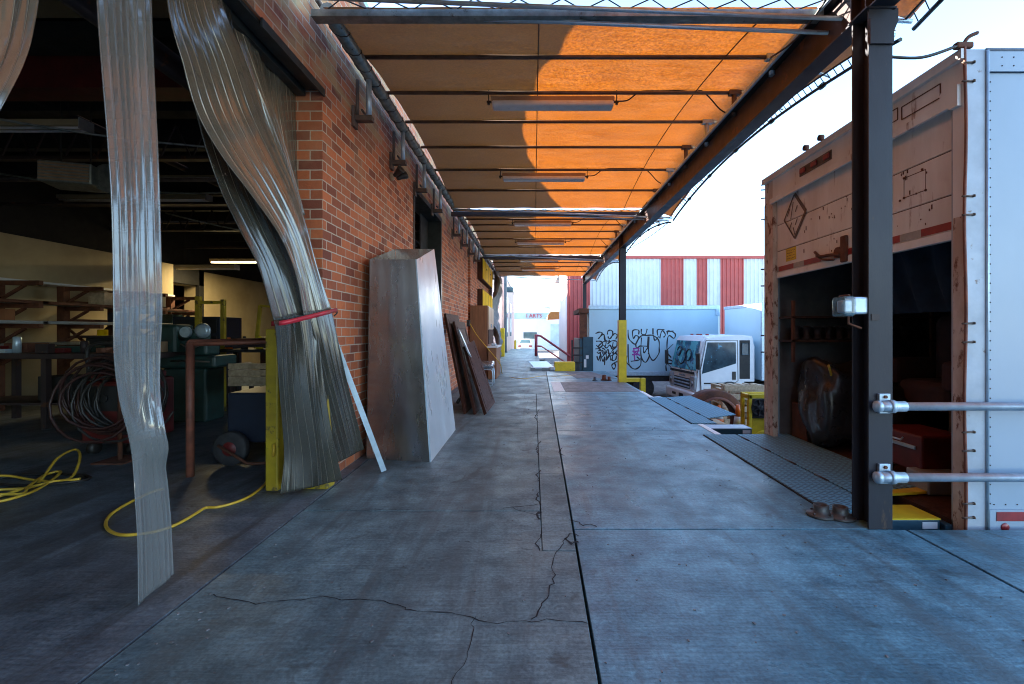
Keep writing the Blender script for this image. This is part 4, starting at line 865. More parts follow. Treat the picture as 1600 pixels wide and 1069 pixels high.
q = MB(); q.prism([(TA+0.085,2.72),(TA+0.02,2.72),(TA+0.02,2.86),(TA+0.12,2.90),(TA+0.16,2.84)], 'X', TX-0.032, TX-0.004); tb(q, 'corner_gusset', 'trailer')
q = MB()
for y0,y1,z0,z1 in ((3.62,3.98,2.87,2.96),(3.24,3.58,2.85,2.945)):
    for a_,c_ in (((y0,z0),(y1,z0)),((y1,z0),(y1,z1)),((y1,z1),(y0,z1)),((y0,z1),(y0,z0))): q.bar((TX-0.005,a_[0],a_[1]),(TX-0.005,c_[0],c_[1]),0.006,0.006)
tb(q, 'patch_outline', 'rust')
q = MB(); q.bbox(TX-0.012, TX-0.003, 4.42, 4.95, 2.86, 2.95, 0.004); lb = tb(q, 'lamp_plate', 'pipe')
for y in (4.48, 4.68, 4.88):
    q = MB(); q.bbox(TX-0.03, TX-0.012, y-0.045, y+0.045, 2.88, 2.93, 0.008); q.build('clearance_light', MAT['redtape'], lb)
for y in (4.55, 4.8):
    q = MB(); q.bar((TX-0.005,y,TZ),(TX-0.03,y,TZ+0.05),0.02,0.015); q.lathe([(0.028,-0.02),(0.03,0.02),(0.0,0.03)], (TX-0.03,y,TZ+0.05), 10, 'X'); tb(q, 'roof_lug', 'rust')
# door panels
q = MB(); dx = TX+0.045; ya, yb = TA+0.09, TB-0.195
dr = None
for k,(za,zb) in enumerate(((1.935,2.172),(2.18,2.475),(2.483,2.80))):
    q = MB(); q.bbox(dx, dx+0.03, ya, yb, za, zb, 0.004); o_ = tb(q, 'door_panel', 'trailer_door'); dr = dr or o_
q = MB(); q.box(dx+0.012, dx+0.028, ya+0.002, yb-0.002, 1.93, 2.79); tb(q, 'door_backing', 'rust')
q = MB(); q.bbox(dx-0.006, dx+0.035, ya, yb, 1.868, 1.932, 0.005); tb(q, 'bottom_bar', 'trailer')
y = ya+0.01; k = 0; q1 = MB()
while y < yb-0.05:
    w = 0.30 if k % 2 == 0 else 0.20; e = min(y+w, yb-0.01); fs = len(q1.b.faces)
    q1.box(dx-0.003, dx-0.0005, y, e, 1.94, 1.995); q1.b.faces.ensure_lookup_table()
    for f_ in q1.b.faces[fs:]: f_.material_index = k % 2
    y = e; k += 1
bmesh.ops.remove_doubles(q1.b, verts=q1.b.verts[:], dist=1e-5)
q1.build('reflector_tape', [MAT['redtape'], MAT['whitetape']], tl)
# placard frame, yellow plate, latch, rusty fixings, patch with bolts
pc = (5.13, 2.50); hw = 0.21
q = MB(); c4 = [(pc[0]+0.0,pc[1]+0.24),(pc[0]-hw,pc[1]),(pc[0],pc[1]-0.24),(pc[0]+hw,pc[1])]
for i in range(4):
    a_, c_ = c4[i], c4[(i+1)%4]; wd = 0.035 if i in (0,1) else 0.014
    q.bar((dx-0.004-0.0004*i,a_[0],a_[1]),(dx-0.004-0.0004*i,c_[0],c_[1]),0.012, wd, (1,0,0)) if False else q.ribbon([(dx-0.006-0.001*i,a_[0],a_[1]),(dx-0.006-0.001*i,c_[0],c_[1])], wd, (-1,0,0))
for a_, c_ in (((0.02,0.16),(0.07,-0.02)),((-0.06,0.1),(-0.02,0.04)),((0.09,0.1),(0.14,0.03)),((0.02,-0.12),(-0.01,-0.2)),((0.05,-0.06),(0.10,-0.13)),((-0.06,-0.04),(-0.02,-0.1))):
    q.ribbon([(dx-0.011,pc[0]+a_[0],pc[1]+a_[1]),(dx-0.011,pc[0]+c_[0],pc[1]+c_[1])], 0.010, (-1,0,0))
tb(q, 'placard_frame', 'steel', solid=None) if False else q.build('placard_frame', MAT['pipe'], tl, solid=0.004, fixn=False)
q = MB(); q.bbox(dx-0.005, dx-0.0005, 5.11, 5.31, 2.03, 2.17, 0.002); yp = tb(q, 'yellow_plate', 'yellow')
rnd = random.Random(21); q = MB()
for r_ in range(4):
    y = 5.29
    while y > 5.14:
        w = rnd.uniform(0.006, 0.02); z = 2.145-r_*0.03
        q.ribbon([(dx-0.0062, y, z+rnd.uniform(-.004,.004)), (dx-0.0062, y-w, z+rnd.uniform(-.006,.006))], rnd.uniform(0.004, 0.010), (-1,0,0)); y -= w+rnd.uniform(0.006,0.014)
q.build('worn_print', MAT['rust'], yp, fixn=False)
q = MB(); q.tube(catmull([(dx-0.03,4.72,2.04),(dx-0.05,4.60,1.98),(dx-0.04,4.46,1.97),(dx-0.03,4.34,1.95)],5),0.014,6)
q.tube(catmull([(dx-0.03,4.70,2.00),(dx-0.045,4.56,1.94),(dx-0.03,4.42,1.92)],5),0.010,6); q.lathe([(0.05,0),(0.05,0.02),(0.02,0.03)],(dx-0.03,4.38,1.98),10,'X'); q.bbox(dx-0.03,dx,4.26,4.34,1.88,2.12,0.01); tb(q, 'door_latch', 'rust')
q = MB()
for i in range(46):
    y = rnd.uniform(3.3,5.0); z = rnd.choice((2.05,2.12,2.30,2.36,2.42))+rnd.uniform(-.05,.05); s_ = rnd.uniform(0.003,0.009)
    q.box(dx-0.004, dx-0.0003, y, y+s_, z, z+s_*rnd.uniform(1,5))
for a_,c_ in (((3.42,2.27),(3.42,2.42)),((3.42,2.42),(3.62,2.42)),((3.62,2.42),(3.62,2.27)),((3.62,2.27),(3.42,2.27)),((3.74,2.28),(3.74,2.42))): q.ribbon([(dx-0.002,*a_),(dx-0.002,*c_)], 0.006, (-1,0,0))
for yy,zz in ((3.42,2.27),(3.62,2.42),(3.62,2.27),(3.66,2.26),(3.45,2.43)): q.lathe([(0.009,-0.006),(0.009,0)], (dx,yy,zz), 8, 'X')
q.build('door_fixings', MAT['rust'], tl, kind='stuff', fixn=False)
# red cable and tie pins at the near corner
q = MB(); q.tube(catmull([(TX-0.004+0.006*math.sin(i*1.3), TA-0.006, -0.1+i*0.245) for i in range(14)], 3), 0.0095, 6); tb(q, 'red_cable', 'rustpole')
for z in (2.98,2.86,2.12,2.0,1.30,1.18,0.60,0.48,0.14,0.05):
    q = MB(); q.tube([(TX-0.03, TA-0.012, z), (TX+0.045, TA-0.014, z+0.004)], 0.006, 6); q.lathe([(0.010,0),(0.010,0.01)], (TX+0.04,TA-0.014,z+0.003), 6, 'X'); tb(q, 'hook_pin', 'pipe')
for z in (3.02,2.96,2.86,2.6,2.0,1.8,1.2,1.0):
    q = MB(); q.tube([(TX-0.04, TB+0.02, z), (TX+0.03, TB+0.0, z)], 0.008, 6); tb(q, 'hook_pin', 'wire')
q = MB(); q.bbox(TX-0.06, TX+0.05, TA-0.012, TA+0.03, TZ+0.02, TZ+0.06, 0.01); q.tube(catmull([(TX-0.02,TA,TZ+0.03),(TX+0.02,TA,TZ+0.09),(TX+0.08,TA,TZ+0.12)],4), 0.012, 6); tb(q, 'cable_bracket', 'rust')
MB().tube(catmull([(2.27,3.05,3.02),(2.5,3.05,3.015),(TX-0.05,TA,TZ+0.035)],6), 0.010, 6).build('power_cable', MAT['wire'], label='black cable strung from the near post to the trailer corner', cat='cable')
for x in (10.2, 11.5):
    for yy in (TA+0.3, TB-0.3):
        q = MB(); q.lathe([(0.2,-0.12),(0.50,-0.12),(0.52,-0.08),(0.52,0.08),(0.50,0.12),(0.2,0.12)], (x, yy, GZ+0.52), 24, 'Y'); tb(q, 'wheel', 'black')
q = MB(); q.box(4.2,13.5,TA+0.7,TA+0.85,-0.5,-0.16); q.box(4.2,13.5,TB-0.85,TB-0.7,-0.5,-0.16); q.box(9.8,11.9,TA+0.85,TB-0.85,-0.75,-0.55); tb(q, 'chassis', 'black')
# ---- load inside the trailer
def blob(c, s, m, name, label, cat, seed=0, amp=0.12, flat=True):
    rnd = random.Random(seed); t = bmesh.new(); bmesh.ops.create_icosphere(t, subdivisions=4, radius=1)
    from mathutils import noise as mn
    for v in t.verts:
        d = 1+amp*mn.noise(v.co*1.6+Vector((seed*3.1,0,0)))*2+amp*0.6*mn.noise(v.co*4+Vector((0,seed,0)))
        p = v.co*d; p = Vector((math.copysign(abs(p.x)**0.75,p.x), math.copysign(abs(p.y)**0.75,p.y), math.copysign(abs(p.z)**0.75,p.z)))
        v.co = Vector((c[0]+p.x*s[0], c[1]+p.y*s[1], max(c[2]+p.z*s[2], c[2]-s[2]*0.9)))
    for f in t.faces: f.smooth = True
    q = MB(); q.b.free(); q.b = t; return q.build(name, m if not isinstance(m, str) else MAT[m], label=label, cat=cat)
bag = mat('black_plastic_wrap', (0.014,0.014,0.016), (0.025,0.025,0.028), 6, 0.25, 0.35, 0, 0.9, 14)
blob((3.32,5.22,0.47),(0.34,0.34,0.50), bag, 'wrapped_bundle', 'large black plastic wrapped bundle at the left of the trailer mouth', 'bundle', 3, 0.22)
blob((3.75,4.95,0.36),(0.40,0.34,0.40), bag, 'wrapped_bundle', 'lower dark wrapped bundle behind the near post inside the trailer', 'bundle', 5, 0.2)
ach = thing('armchair', (3.9,3.75,0.0), 'dark maroon upholstered armchair in the right of the trailer', 'armchair')
md_ = mat('dark_maroon_upholstery', (0.075,0.035,0.038), (0.045,0.025,0.028), 5, 0.8)
q = MB(); q.bbox(3.75,4.35,3.5,4.1,0.5,0.78,0.08,seg=3); q.build('seat', md_, ach)
q = MB(); q.bbox(4.15,4.38,3.5,4.15,0.6,1.42,0.11,seg=4); q.build('backrest', md_, ach)
for yy in (3.44, 4.1):
    q = MB(); q.bbox(3.75,4.3,yy,yy+0.14,0.7,0.98,0.05,seg=3); q.build('armrest', md_, ach)
for xx in (3.8,4.3):
    for yy in (3.5,4.15): q = MB(); q.tube([(xx,yy,0),(xx,yy,0.55)],0.02,8); q.build('leg', MAT['wire'], ach)
ach.location = (3.85, 4.50, 0.0)
tool = thing('tool_chest', (3.4,3.75,0.0), 'low rusty red tool chest on the trailer floor behind the pipe rail', 'tool chest')
q = MB(); q.bbox(3.25,3.65,3.55,4.05,0.12,0.42,0.02); q.build('chest', MAT['redpaint'], tool)
q = MB(); q.bbox(3.235,3.249,3.6,4.0,0.30,0.33,0.004); q.tube([(3.22,3.7,0.38),(3.20,3.7,0.36),(3.20,3.9,0.36),(3.22,3.9,0.38)],0.008,6); q.build('handle', MAT['galv'], tool)
q = MB()
for yy in (3.6,4.0): q.lathe([(0.02,-0.02),(0.06,-0.02),(0.06,0.02),(0.02,0.02)], (3.3,yy,0.06), 14, 'Y')
q.build('wheel', MAT['black'], tool); tool.location = (3.22, 3.95, 0.0)
rows = []
for i in range(20):
    z = 2.72-1.3*i/19; row = []
    for j in range(16): 
        y = 3.9+1.5*j/15*(1-0.45*i/19) ; row.append((3.45+0.05*math.sin(j*1.3+i*0.2)+0.05*i/19, y+0.02*math.sin(i*0.8+j), z))
    rows.append(row)
q = MB(); q.grid(rows); q.build('moving_blanket', mat('navy_blanket', (0.03,0.05,0.08),(0.02,0.03,0.05),6,0.9), label='dark navy moving blanket hanging inside the trailer top', cat='blanket', solid=0.01)
for k,(y,x,w,h) in enumerate(((3.70,4.6,0.12,2.6),(3.45,4.62,0.1,2.6))):
    q = MB(); q.bbox(x,x+0.05,y,y+w,0,h,0.004); q.build('timber_board', mat('pinkish_board%d'%k,(0.32,0.20,0.18),(0.25,0.15,0.14),4,0.7), label=['wider','narrower'][k]+' pinkish board standing upright in the back of the trailer', cat='board', group='boards standing in the trailer')
q = MB(); q.hexa([(2.95,3.17,0),(3.0,3.17,0),(3.0,3.29,0),(2.95,3.29,0),(3.02,3.17,1.0),(3.05,3.17,1.0),(3.05,3.25,1.0),(3.02,3.25,1.0)]); q.build('wood_plank', MAT['wood'], label='short tan plank leaning inside the right trailer jamb', cat='plank')
q = MB(); q.bbox(3.3,4.3,3.3,3.6,0.0,0.04,0.01,Matrix.Rotation(R(2),4,'Z')); q.build('floor_board', MAT['oldwood'], label='dark splintered board lying on the trailer floor edge', cat='board')
shf = thing('wall_shelf', (3.4,5.5,1.1), 'dark shelf with a row of spools on the far inner side of the trailer', 'shelf')
q = MB(); q.box(2.92,4.6,5.36,5.64,1.13,1.155); q.box(2.92,4.6,5.36,5.64,1.40,1.425); q.build('shelf_board', MAT['oldwood'], shf)
for xx in (2.93,4.5):
    q = MB(); q.box(xx,xx+0.03,5.36,5.39,0.9,1.6); q.build('upright', MAT['rust'], shf)
for i in range(11):
    q = MB(); q.lathe([(0.05,0),(0.05,0.02),(0.032,0.025),(0.032,0.13),(0.05,0.135),(0.05,0.155)], (3.02+i*0.125, 5.46, 1.157), 12, 'Z')
    q.build('wire_spool', MAT['steel'], label='dark spool standing in the row on the shelf in the trailer', cat='spool', group='spools on the trailer shelf')
for k,(x,y,z,s_,m,lb_) in enumerate([(3.05,5.3,0.0,(0.26,0.3,0.42),'rust','rusty box low behind the left trailer jamb'),(3.95,5.25,0.0,(0.4,0.35,0.9),'oldwood','brown carton standing deep in the trailer'),(3.0,3.6,0.0,(0.3,0.22,0.16),'tarp','small grey box on the trailer floor near the plank'),(3.9,3.6,0.0,(0.4,0.4,0.35),'cabinet','brown carton behind the red tool chest'),(4.7,5.0,0.0,(0.5,0.5,1.3),'teal','dark teal crate deepest in the trailer'),(3.35,4.45,0.0,(0.3,0.28,0.12),'white','pale flat box on the trailer floor')]):
    q = MB(); q.bbox(x,x+s_[0],y,y+s_[1],z,z+s_[2],0.012); q.build('storage_box', MAT[m], label=lb_, cat='box')
q = MB(); q.tube(catmull([(3.05,4.9,0.9),(3.15,5.0,0.7),(3.12,5.05,0.45),(3.3,4.9,0.3),(3.6,4.7,0.18)],6),0.012,6); q.build('cable_end', MAT['cord'], label='yellowish cord trailing over the black wrapped bundle', cat='cord')

# ================================================================ TRUCK YARD
def wheel(q, c, r=0.4, w=0.25, n=22): q.lathe([(r*0.55,-w/2),(r*0.94,-w/2),(r,-w*0.35),(r,w*0.35),(r*0.94,w/2),(r*0.55,w/2),(r*0.5,w*0.2),(r*0.2,w*0.15),(0,w*0.15)], c, n, 'Y'); return q
# graffiti truck, side-on
gt = thing('graffiti_truck', (4.2, 17.7, GZ), 'white box truck with black graffiti along its side, rear lift gate at the left', 'box truck')
GY = 16.6; gx0, gx1 = 1.93, 6.48
def g_(q, n, m, p=None, **k): return q.build(n, MAT[m], p or gt, **k)
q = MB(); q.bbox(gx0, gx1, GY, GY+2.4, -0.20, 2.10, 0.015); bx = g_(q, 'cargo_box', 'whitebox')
q = MB(); q.bbox(gx0-0.01, gx1+0.02, GY-0.03, GY+0.02, 2.02, 2.16, 0.01); q.bbox(gx0+0.0, gx1, GY-0.02, GY+0.02, -0.30, -0.14, 0.008)
q.bbox(gx1-0.10, gx1+0.03, GY-0.032, GY+0.1, 1.80, 2.165, 0.012); g_(q, 'edge_rail', 'galv')
q = MB(); q.box(gx0-0.30, gx0-0.06, GY+0.05, GY+0.30, -0.3, 1.9); q.box(gx0-0.34, gx0-0.0, GY-0.02, GY+2.4, 1.9, 2.06); g_(q, 'rear_frame', 'rust')
q = MB(); q.bbox(gx0-0.22, gx0+0.14, GY-0.12, GY-0.04, -0.3, 1.06, 0.01); q.bbox(gx0-0.34, gx0-0.23, GY-0.10, GY+2.2, -0.3, 1.0, 0.01); lg = g_(q, 'lift_gate', 'teal')
q = MB()
for z in (0.15,0.4,0.65): q.box(gx0-0.62, gx0-0.24, GY-0.16, GY-0.125, z, z+0.05)
q.box(gx0-0.62,gx0-0.56,GY-0.12,GY-0.05,-0.3,0.95); g_(q, 'gate_arms', 'black')
q = MB(); q.box(gx0-0.18,gx0-0.10,GY-0.125,GY-0.121,0.0,0.28); q.box(gx0-0.12,gx0-0.02,GY-0.126,GY-0.1215,0.30,0.42); g_(q, 'gate_sticker', 'white')
q = MB(); q.box(gx0+0.2, gx1+1.8, GY+0.5, GY+1.9, -0.55, -0.31); q.box(gx0+1.2,gx1,GY+0.05,GY+0.4,-0.5,-0.31); g_(q, 'chassis', 'black')
for xx in (3.85, 8.0):
    for yy in (GY+0.2, GY+2.1):
        q = MB(); wheel(q, (xx, yy, GZ+0.4)); g_(q, 'wheel', 'black')
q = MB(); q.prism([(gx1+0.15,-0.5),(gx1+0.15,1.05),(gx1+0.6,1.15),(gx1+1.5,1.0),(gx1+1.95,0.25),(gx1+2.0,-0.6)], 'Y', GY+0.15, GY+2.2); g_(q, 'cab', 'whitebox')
# graffiti traced as sprayed lines on the panel
GR = [[(270,410),(310,395),(340,405),(320,440),(300,465),(345,420),(365,435),(370,490)],[(395,420),(400,385),(430,375),(450,395),(440,440),(415,465),(400,440)],[(440,440),(470,410),(500,430),(480,470),(520,400)],
[(275,490),(320,490),(345,510),(330,550),(300,545),(345,500),(380,490),(375,540)],[(395,520),(430,490),(470,485),(495,500),(490,540),(450,550),(455,500)],[(270,570),(310,570),(330,600),(300,615),(285,600)],
[(340,560),(370,580),(365,620),(400,575),(405,625)],[(430,570),(470,560),(440,600),(475,620),(500,580)],[(285,645),(300,690),(320,640),(320,700)],[(330,650),(350,700),(365,650),(365,740)],[(390,650),(380,690),(420,640),(430,690)],
[(450,640),(445,690),(480,680),(490,640)],[(500,700),(460,720),(440,745),(460,780),(480,750),(465,710)],[(530,750),(510,790),(490,820)],[(300,590),(345,585),(350,625),(390,600)],[(405,590),(420,640),(455,630),(460,590)],
[(280,530),(310,560),(350,530),(385,560),(420,530),(450,575),(490,545)],[(320,610),(335,655),(375,615),(390,660),(430,610)],[(360,420),(365,470),(400,490),(420,480)],[(475,600),(505,640),(520,600),(525,680)],
[(610,370),(615,450),(640,490),(690,520),(720,450),(690,430),(665,460),(660,380),(720,375),(720,420)],[(750,360),(750,410),(790,420),(810,360)],[(685,520),(740,440),(800,430),(870,430),(930,480),(935,560)],
[(870,355),(870,420)],[(920,430),(920,370),(990,370)],[(940,460),(965,380),(1000,420),(980,450)],[(1020,420),(1030,380),(1100,410),(1090,460),(1040,430),(1020,480),(1020,600),(1060,660)],
[(740,540),(815,545),(800,580),(775,610),(770,550)],[(830,440),(825,600),(870,690),(930,620),(935,560)],[(750,450),(745,640),(790,710),(830,650),(820,610)],[(610,520),(615,700),(640,760),(690,780),(740,740),(745,660)],
[(640,700),(700,690),(730,680),(700,650)],[(820,440),(815,540)],[(600,640),(590,700),(620,740)],[(690,520),(700,560),(740,535)],[(875,425),(890,480),(930,440)],[(1010,390),(1085,385)],[(1000,680),(1060,690),(1075,720),(1010,730),(1010,800)]]
def gp_(p, off=0.004): v = P(890+p[0]/6.682, 460+p[1]/6.682, GY); v.y = GY-off; return v
q = MB()
for i, s_ in enumerate(GR):
    pp = catmull([gp_(p, 0.003+0.0004*(i%6)) for p in s_], 6)
    q.ribbon(pp, [0.03+0.022*math.sin(i*1.7+k*0.35)**2 for k in range(len(pp))], (0,-1,0))
q.build('graffiti', MAT['paint_ink'], bx, fixn=False)
q = MB()
for i, s_ in enumerate([[(660,565),(730,565)],[(660,600),(730,590)],[(650,630),(730,625)],[(670,565),(680,690)],[(720,570),(700,640)],[(655,590),(735,640)]]):
    q.ribbon([gp_(p, 0.007+0.0004*i) for p in s_], 0.045, (0,-1,0))
q.build('graffiti', MAT['purple_ink'], bx, fixn=False)
# cab truck seen from its front corner
ct = thing('cab_truck', (4.77, 13.85, GZ), 'white cab-over truck with blue reflections painted on its windshield, parked nose to the dock', 'truck')
ct.rotation_euler = (0, 0, R(5))
def c_(q, n, m, p=None, **k): return q.build(n, m if not isinstance(m, str) else MAT[m], p or ct, local=True, **k)
arch_pts = [(1.32,0.62)]+[(0.98+0.46*math.cos(a), 0.46+0.46*math.sin(a)) for a in [R(20+14*i) for i in range(11)]]
prof = [(-0.02,0.62),(-0.03,1.12),(0.01,1.24),(0.17,2.12),(0.28,2.26),(1.30,2.30),(1.72,2.27),(1.76,2.15),(1.76,0.92),(1.45,0.92)]+[(0.98+0.47*math.cos(R(a)), 0.42+0.47*math.sin(R(a))) for a in range(10, 171, 16)]+[(0.50,0.44),(0.0,0.44)]
q = MB(); q.prism(prof, 'Y', 0, 2.02); bmesh.ops.bevel(q.b, geom=[e for e in q.b.edges if abs(e.verts[0].co.y-e.verts[1].co.y) < 1e-6 and (e.verts[0].co.z > 1.0 or e.verts[0].co.x < 0.1)], offset=0.06, segments=3, affect='EDGES')
bd = c_(q, 'cab_body', 'white')
wsg = mat('reflection_painted_glass', (0.03,0.20,0.34), (0.02,0.06,0.10), 3.2, 0.06, 0.1, 0, 0, 1, (0.10,0.45,0.55), 2.4, 0.5, (1,1,1), 0.02)  # cyan patches of reflection painted into the glass colour
def pln(p0, p1, p2, p3, t, q): # plate between 4 points with thickness
    n = (Vector(p1)-Vector(p0)).cross(Vector(p3)-Vector(p0)).normalized()*t; q.hexa([Vector(p0),Vector(p1),Vector(p2),Vector(p3),Vector(p0)+n,Vector(p1)+n,Vector(p2)+n,Vector(p3)+n])
q = MB(); pln((0.004,0.06,1.24),(0.004,1.96,1.24),(0.165,1.88,2.11),(0.165,0.14,2.11),-0.012,q); ws = c_(q, 'windshield', wsg)
q = MB()
for zc,yc,rr in ((1.62,1.2,0.26),(1.68,0.75,0.2),(1.78,1.5,0.16)):
    pts = [(0.004+0.185*((zc+rr*math.sin(a)*0.9)-1.24)-0.022, yc+rr*math.cos(a), zc+rr*math.sin(a)*0.9) for a in [i*math.pi/8 for i in range(15)]]; q.tube(pts, 0.018, 5)
c_(q, 'painted_reflections', 'bluebin', ws)  # curved reflections drawn as dark tubes on the windshield
sg = mat('side_window_glass', (0.05,0.09,0.11), (0.02,0.03,0.04), 2.5, 0.06, 0.1, 0, 0, 1, (0.12,0.35,0.5), 3.4, 0.6)
# door (slightly proud) with window, handle
dpoly = [(0.12,0.62),(0.09,1.28),(0.13,1.42),(0.27,2.14),(1.22,2.14),(1.24,0.95)]+[(0.98+0.50*math.cos(R(a)), 0.42+0.50*math.sin(R(a))) for a in range(70, 171, 14)]
q = MB(); q.prism(dpoly, 'Y', -0.028, -0.001); dr_ = c_(q, 'door', 'white')
q = MB(); q.ribbon([(p[0],-0.0295,p[1]) for p in dpoly]+[(dpoly[0][0],-0.0295,dpoly[0][1])], 0.022, (0,-1,0)); c_(q, 'door_seal', 'wire', dr_, fixn=False)
q = MB(); q.prism([(0.14,1.16),(0.18,1.42),(0.31,2.08),(1.17,2.08),(1.18,1.46),(0.75,1.33)], 'Y', -0.034, -0.0285); c_(q, 'window', sg, dr_)
q = MB(); q.bbox(1.06,1.17,-0.045,-0.029,0.98,1.22,0.01); c_(q, 'door_handle', 'wire', dr_)
q = MB(); q.box(1.30,1.62,-0.006,-0.001,1.0,2.14); c_(q, 'rear_opening_shade', 'dark')  # dark plate painted for the shade inside the open doorway
q = MB(); q.bbox(1.36,1.58,-0.012,-0.0065,1.70,2.06,0.02); c_(q, 'rear_window', sg)
q = MB(); q.bbox(-0.16,0.16,-0.03,2.06,0.30,0.60,0.05,seg=3); bp = c_(q, 'bumper', 'white')
q = MB(); q.box(-0.162,-0.158,0.62,0.95,0.38,0.50); q.box(-0.162,-0.158,1.2,1.5,0.40,0.48); c_(q, 'bumper_opening_shade', 'dark', bp)  # dark plates on the solid bumper stand for its shaded openings
q = MB()
for z in (0.70,0.80,0.90): q.bbox(-0.055,-0.025,0.42,1.60,z,z+0.045,0.008)
c_(q, 'grille', 'galv')
q = MB(); q.box(-0.045,-0.028,0.40,1.62,0.66,0.98); c_(q, 'grille_recess', 'wire')
for yy in (0.02, 1.66):
    q = MB(); q.bbox(-0.07,0.04,yy,yy+0.34,0.66,1.08,0.03,seg=2); hl = c_(q, 'headlight', glass('headlamp_glass','x' and (0.35,0.38,0.4),0.1,1.0))
    q = MB(); q.lathe([(0.0,-0.01),(0.07,-0.008),(0.09,0.0)], (-0.072,yy+0.17,0.84), 14, 'X'); c_(q, 'lamp', 'chrome', hl)
for yy,s_ in ((-0.22,1),(2.24,1)):
    q = MB(); q.bbox(-0.10,-0.03,yy-0.11,yy+0.11,1.30,1.78,0.03,seg=2); mr = c_(q, 'mirror', 'wire')
    q = MB(); e = 0.05 if yy < 0 else 1.97; q.tube([(-0.06,yy,1.76),(0.06,e,1.98)],0.012,6); q.tube([(-0.06,yy,1.32),(0.04,e,1.16)],0.012,6); c_(q, 'mirror_arm', 'wire', mr)
for yy in (0.45, 0.9,1.0,1.1, 1.55):
    q = MB(); q.bbox(0.50,0.58,yy,yy+0.08,2.285,2.325,0.01); c_(q, 'roof_light', 'redtape')
for xx, yy in ((0.98,0.14),(0.98,1.86),(4.6,0.2),(4.6,1.8)):
    q = MB(); wheel(q, (xx, yy, 0.40), 0.40, 0.22); w_ = c_(q, 'wheel', 'black')
    q = MB(); q.lathe([(0.0,-0.125 if yy < 1 else 0.125),(0.12,-0.12 if yy < 1 else 0.12),(0.20,-0.10 if yy < 1 else 0.10)], (xx,yy,0.40), 16, 'Y'); c_(q, 'rim', 'galv', w_)
q = MB(); q.box(1.3,6.5,0.45,1.5,0.55,0.80); c_(q, 'chassis', 'black')
q = MB(); q.tube([(0.0,0.35,1.20),(0.03,0.95,1.50)],0.014,5); q.tube([(0.0,1.15,1.20),(0.03,1.75,1.50)],0.014,5); c_(q, 'wiper', 'wire')
q = MB(); q.box(-0.062,-0.035,0.10,1.92,1.13,1.20); c_(q, 'cowl_vent', 'dark')
q = MB(); q.lathe([(0.46,-0.03),(0.50,-0.03),(0.50,0.02),(0.46,0.02),(0.46,-0.03)], (0.98,0.0,0.42), 30, 'Y'); c_(q, 'arch_lip', 'wire')
q = MB(); q.bbox(1.45,1.85,-0.02,0.3,0.50,0.80,0.04); c_(q, 'fuel_tank', 'galv')
q = MB(); q.box(-0.036,-0.030,0.75,1.25,1.02,1.07); c_(q, 'badge_strip', 'chrome')
q = MB(); q.bbox(0.20,0.9,-0.036,-0.029,0.86,0.90,0.003); c_(q, 'door_trim', 'dark', dr_)
q = MB(); q.bbox(0.25,0.5,-0.035,-0.01,0.46,0.6,0.01); q.bbox(0.2,0.42,-0.034,-0.029,0.72,0.78,0.004); c_(q, 'side_lamp', 'tube')
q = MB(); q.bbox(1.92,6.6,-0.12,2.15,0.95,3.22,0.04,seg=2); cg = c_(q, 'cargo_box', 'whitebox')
q = MB(); q.bbox(1.905,1.99,-0.135,-0.06,0.95,3.23,0.015); q.bbox(1.905,1.96,-0.13,2.16,3.14,3.235,0.01); c_(q, 'corner_rail', 'galv', cg)
for z in (1.85,2.15):
    q = MB(); q.bbox(2.02,2.06,-0.135,-0.12,z,z+0.14,0.004); c_(q, 'marker_light', 'redtape', cg)
# rusty ring, cones, pallets, engine, scraps
t = thing('rusty_ring', (3.55, 9.4, GZ), 'large rust-brown steel ring standing on edge beside the second leveler', 'steel ring')
q = MB(); M = Matrix.Rotation(R(8), 4, 'Z'); q.lathe([(0.47,-0.15),(0.60,-0.15),(0.62,-0.13),(0.62,0.13),(0.60,0.15),(0.47,0.15),(0.45,0.13),(0.45,-0.13),(0.47,-0.15)], (3.55,9.4,GZ+0.63), 40, 'Y', mtx=M); q.build('ring', MAT['rust'], t)
q = MB(); q.lathe([(0.44,-0.165),(0.49,-0.17),(0.49,-0.151),(0.44,-0.145),(0.44,-0.165)], (3.55,9.4,GZ+0.63), 40, 'Y', mtx=M); q.build('rim_lip', MAT['rustpole'], t)
def cone(x, y, z, label, h=0.95):
    t = thing('traffic_cone', (x, y, z), label, 'traffic cone', 'traffic cones in the yard')
    r = lambda k: 0.17*(1-k)+0.03*k
    q = MB(); q.bbox(x-0.2,x+0.2,y-0.2,y+0.2,z,z+0.04,0.01); q.build('base', MAT['orange'], t)
    ks = [0.04,0.30,0.50,0.60,0.78,1.0]; ms = ['orange','whitetape_w','orange','whitetape_w','orange']
    for i in range(5):
        q = MB(); q.lathe([(r(ks[i]),h*ks[i]),(r(ks[i+1]),h*ks[i+1])], (x,y,z), 20, 'Z'); q.build('collar' if 'white' in ms[i] else 'cone_body', MAT['white'] if 'white' in ms[i] else MAT['orange'], t)
cone(3.90, 9.05, GZ, 'orange and white striped traffic cone beside the pallet stack', 1.0)
cone(4.15, 10.6, GZ, 'striped traffic cone seen through the rusty ring', 0.75)
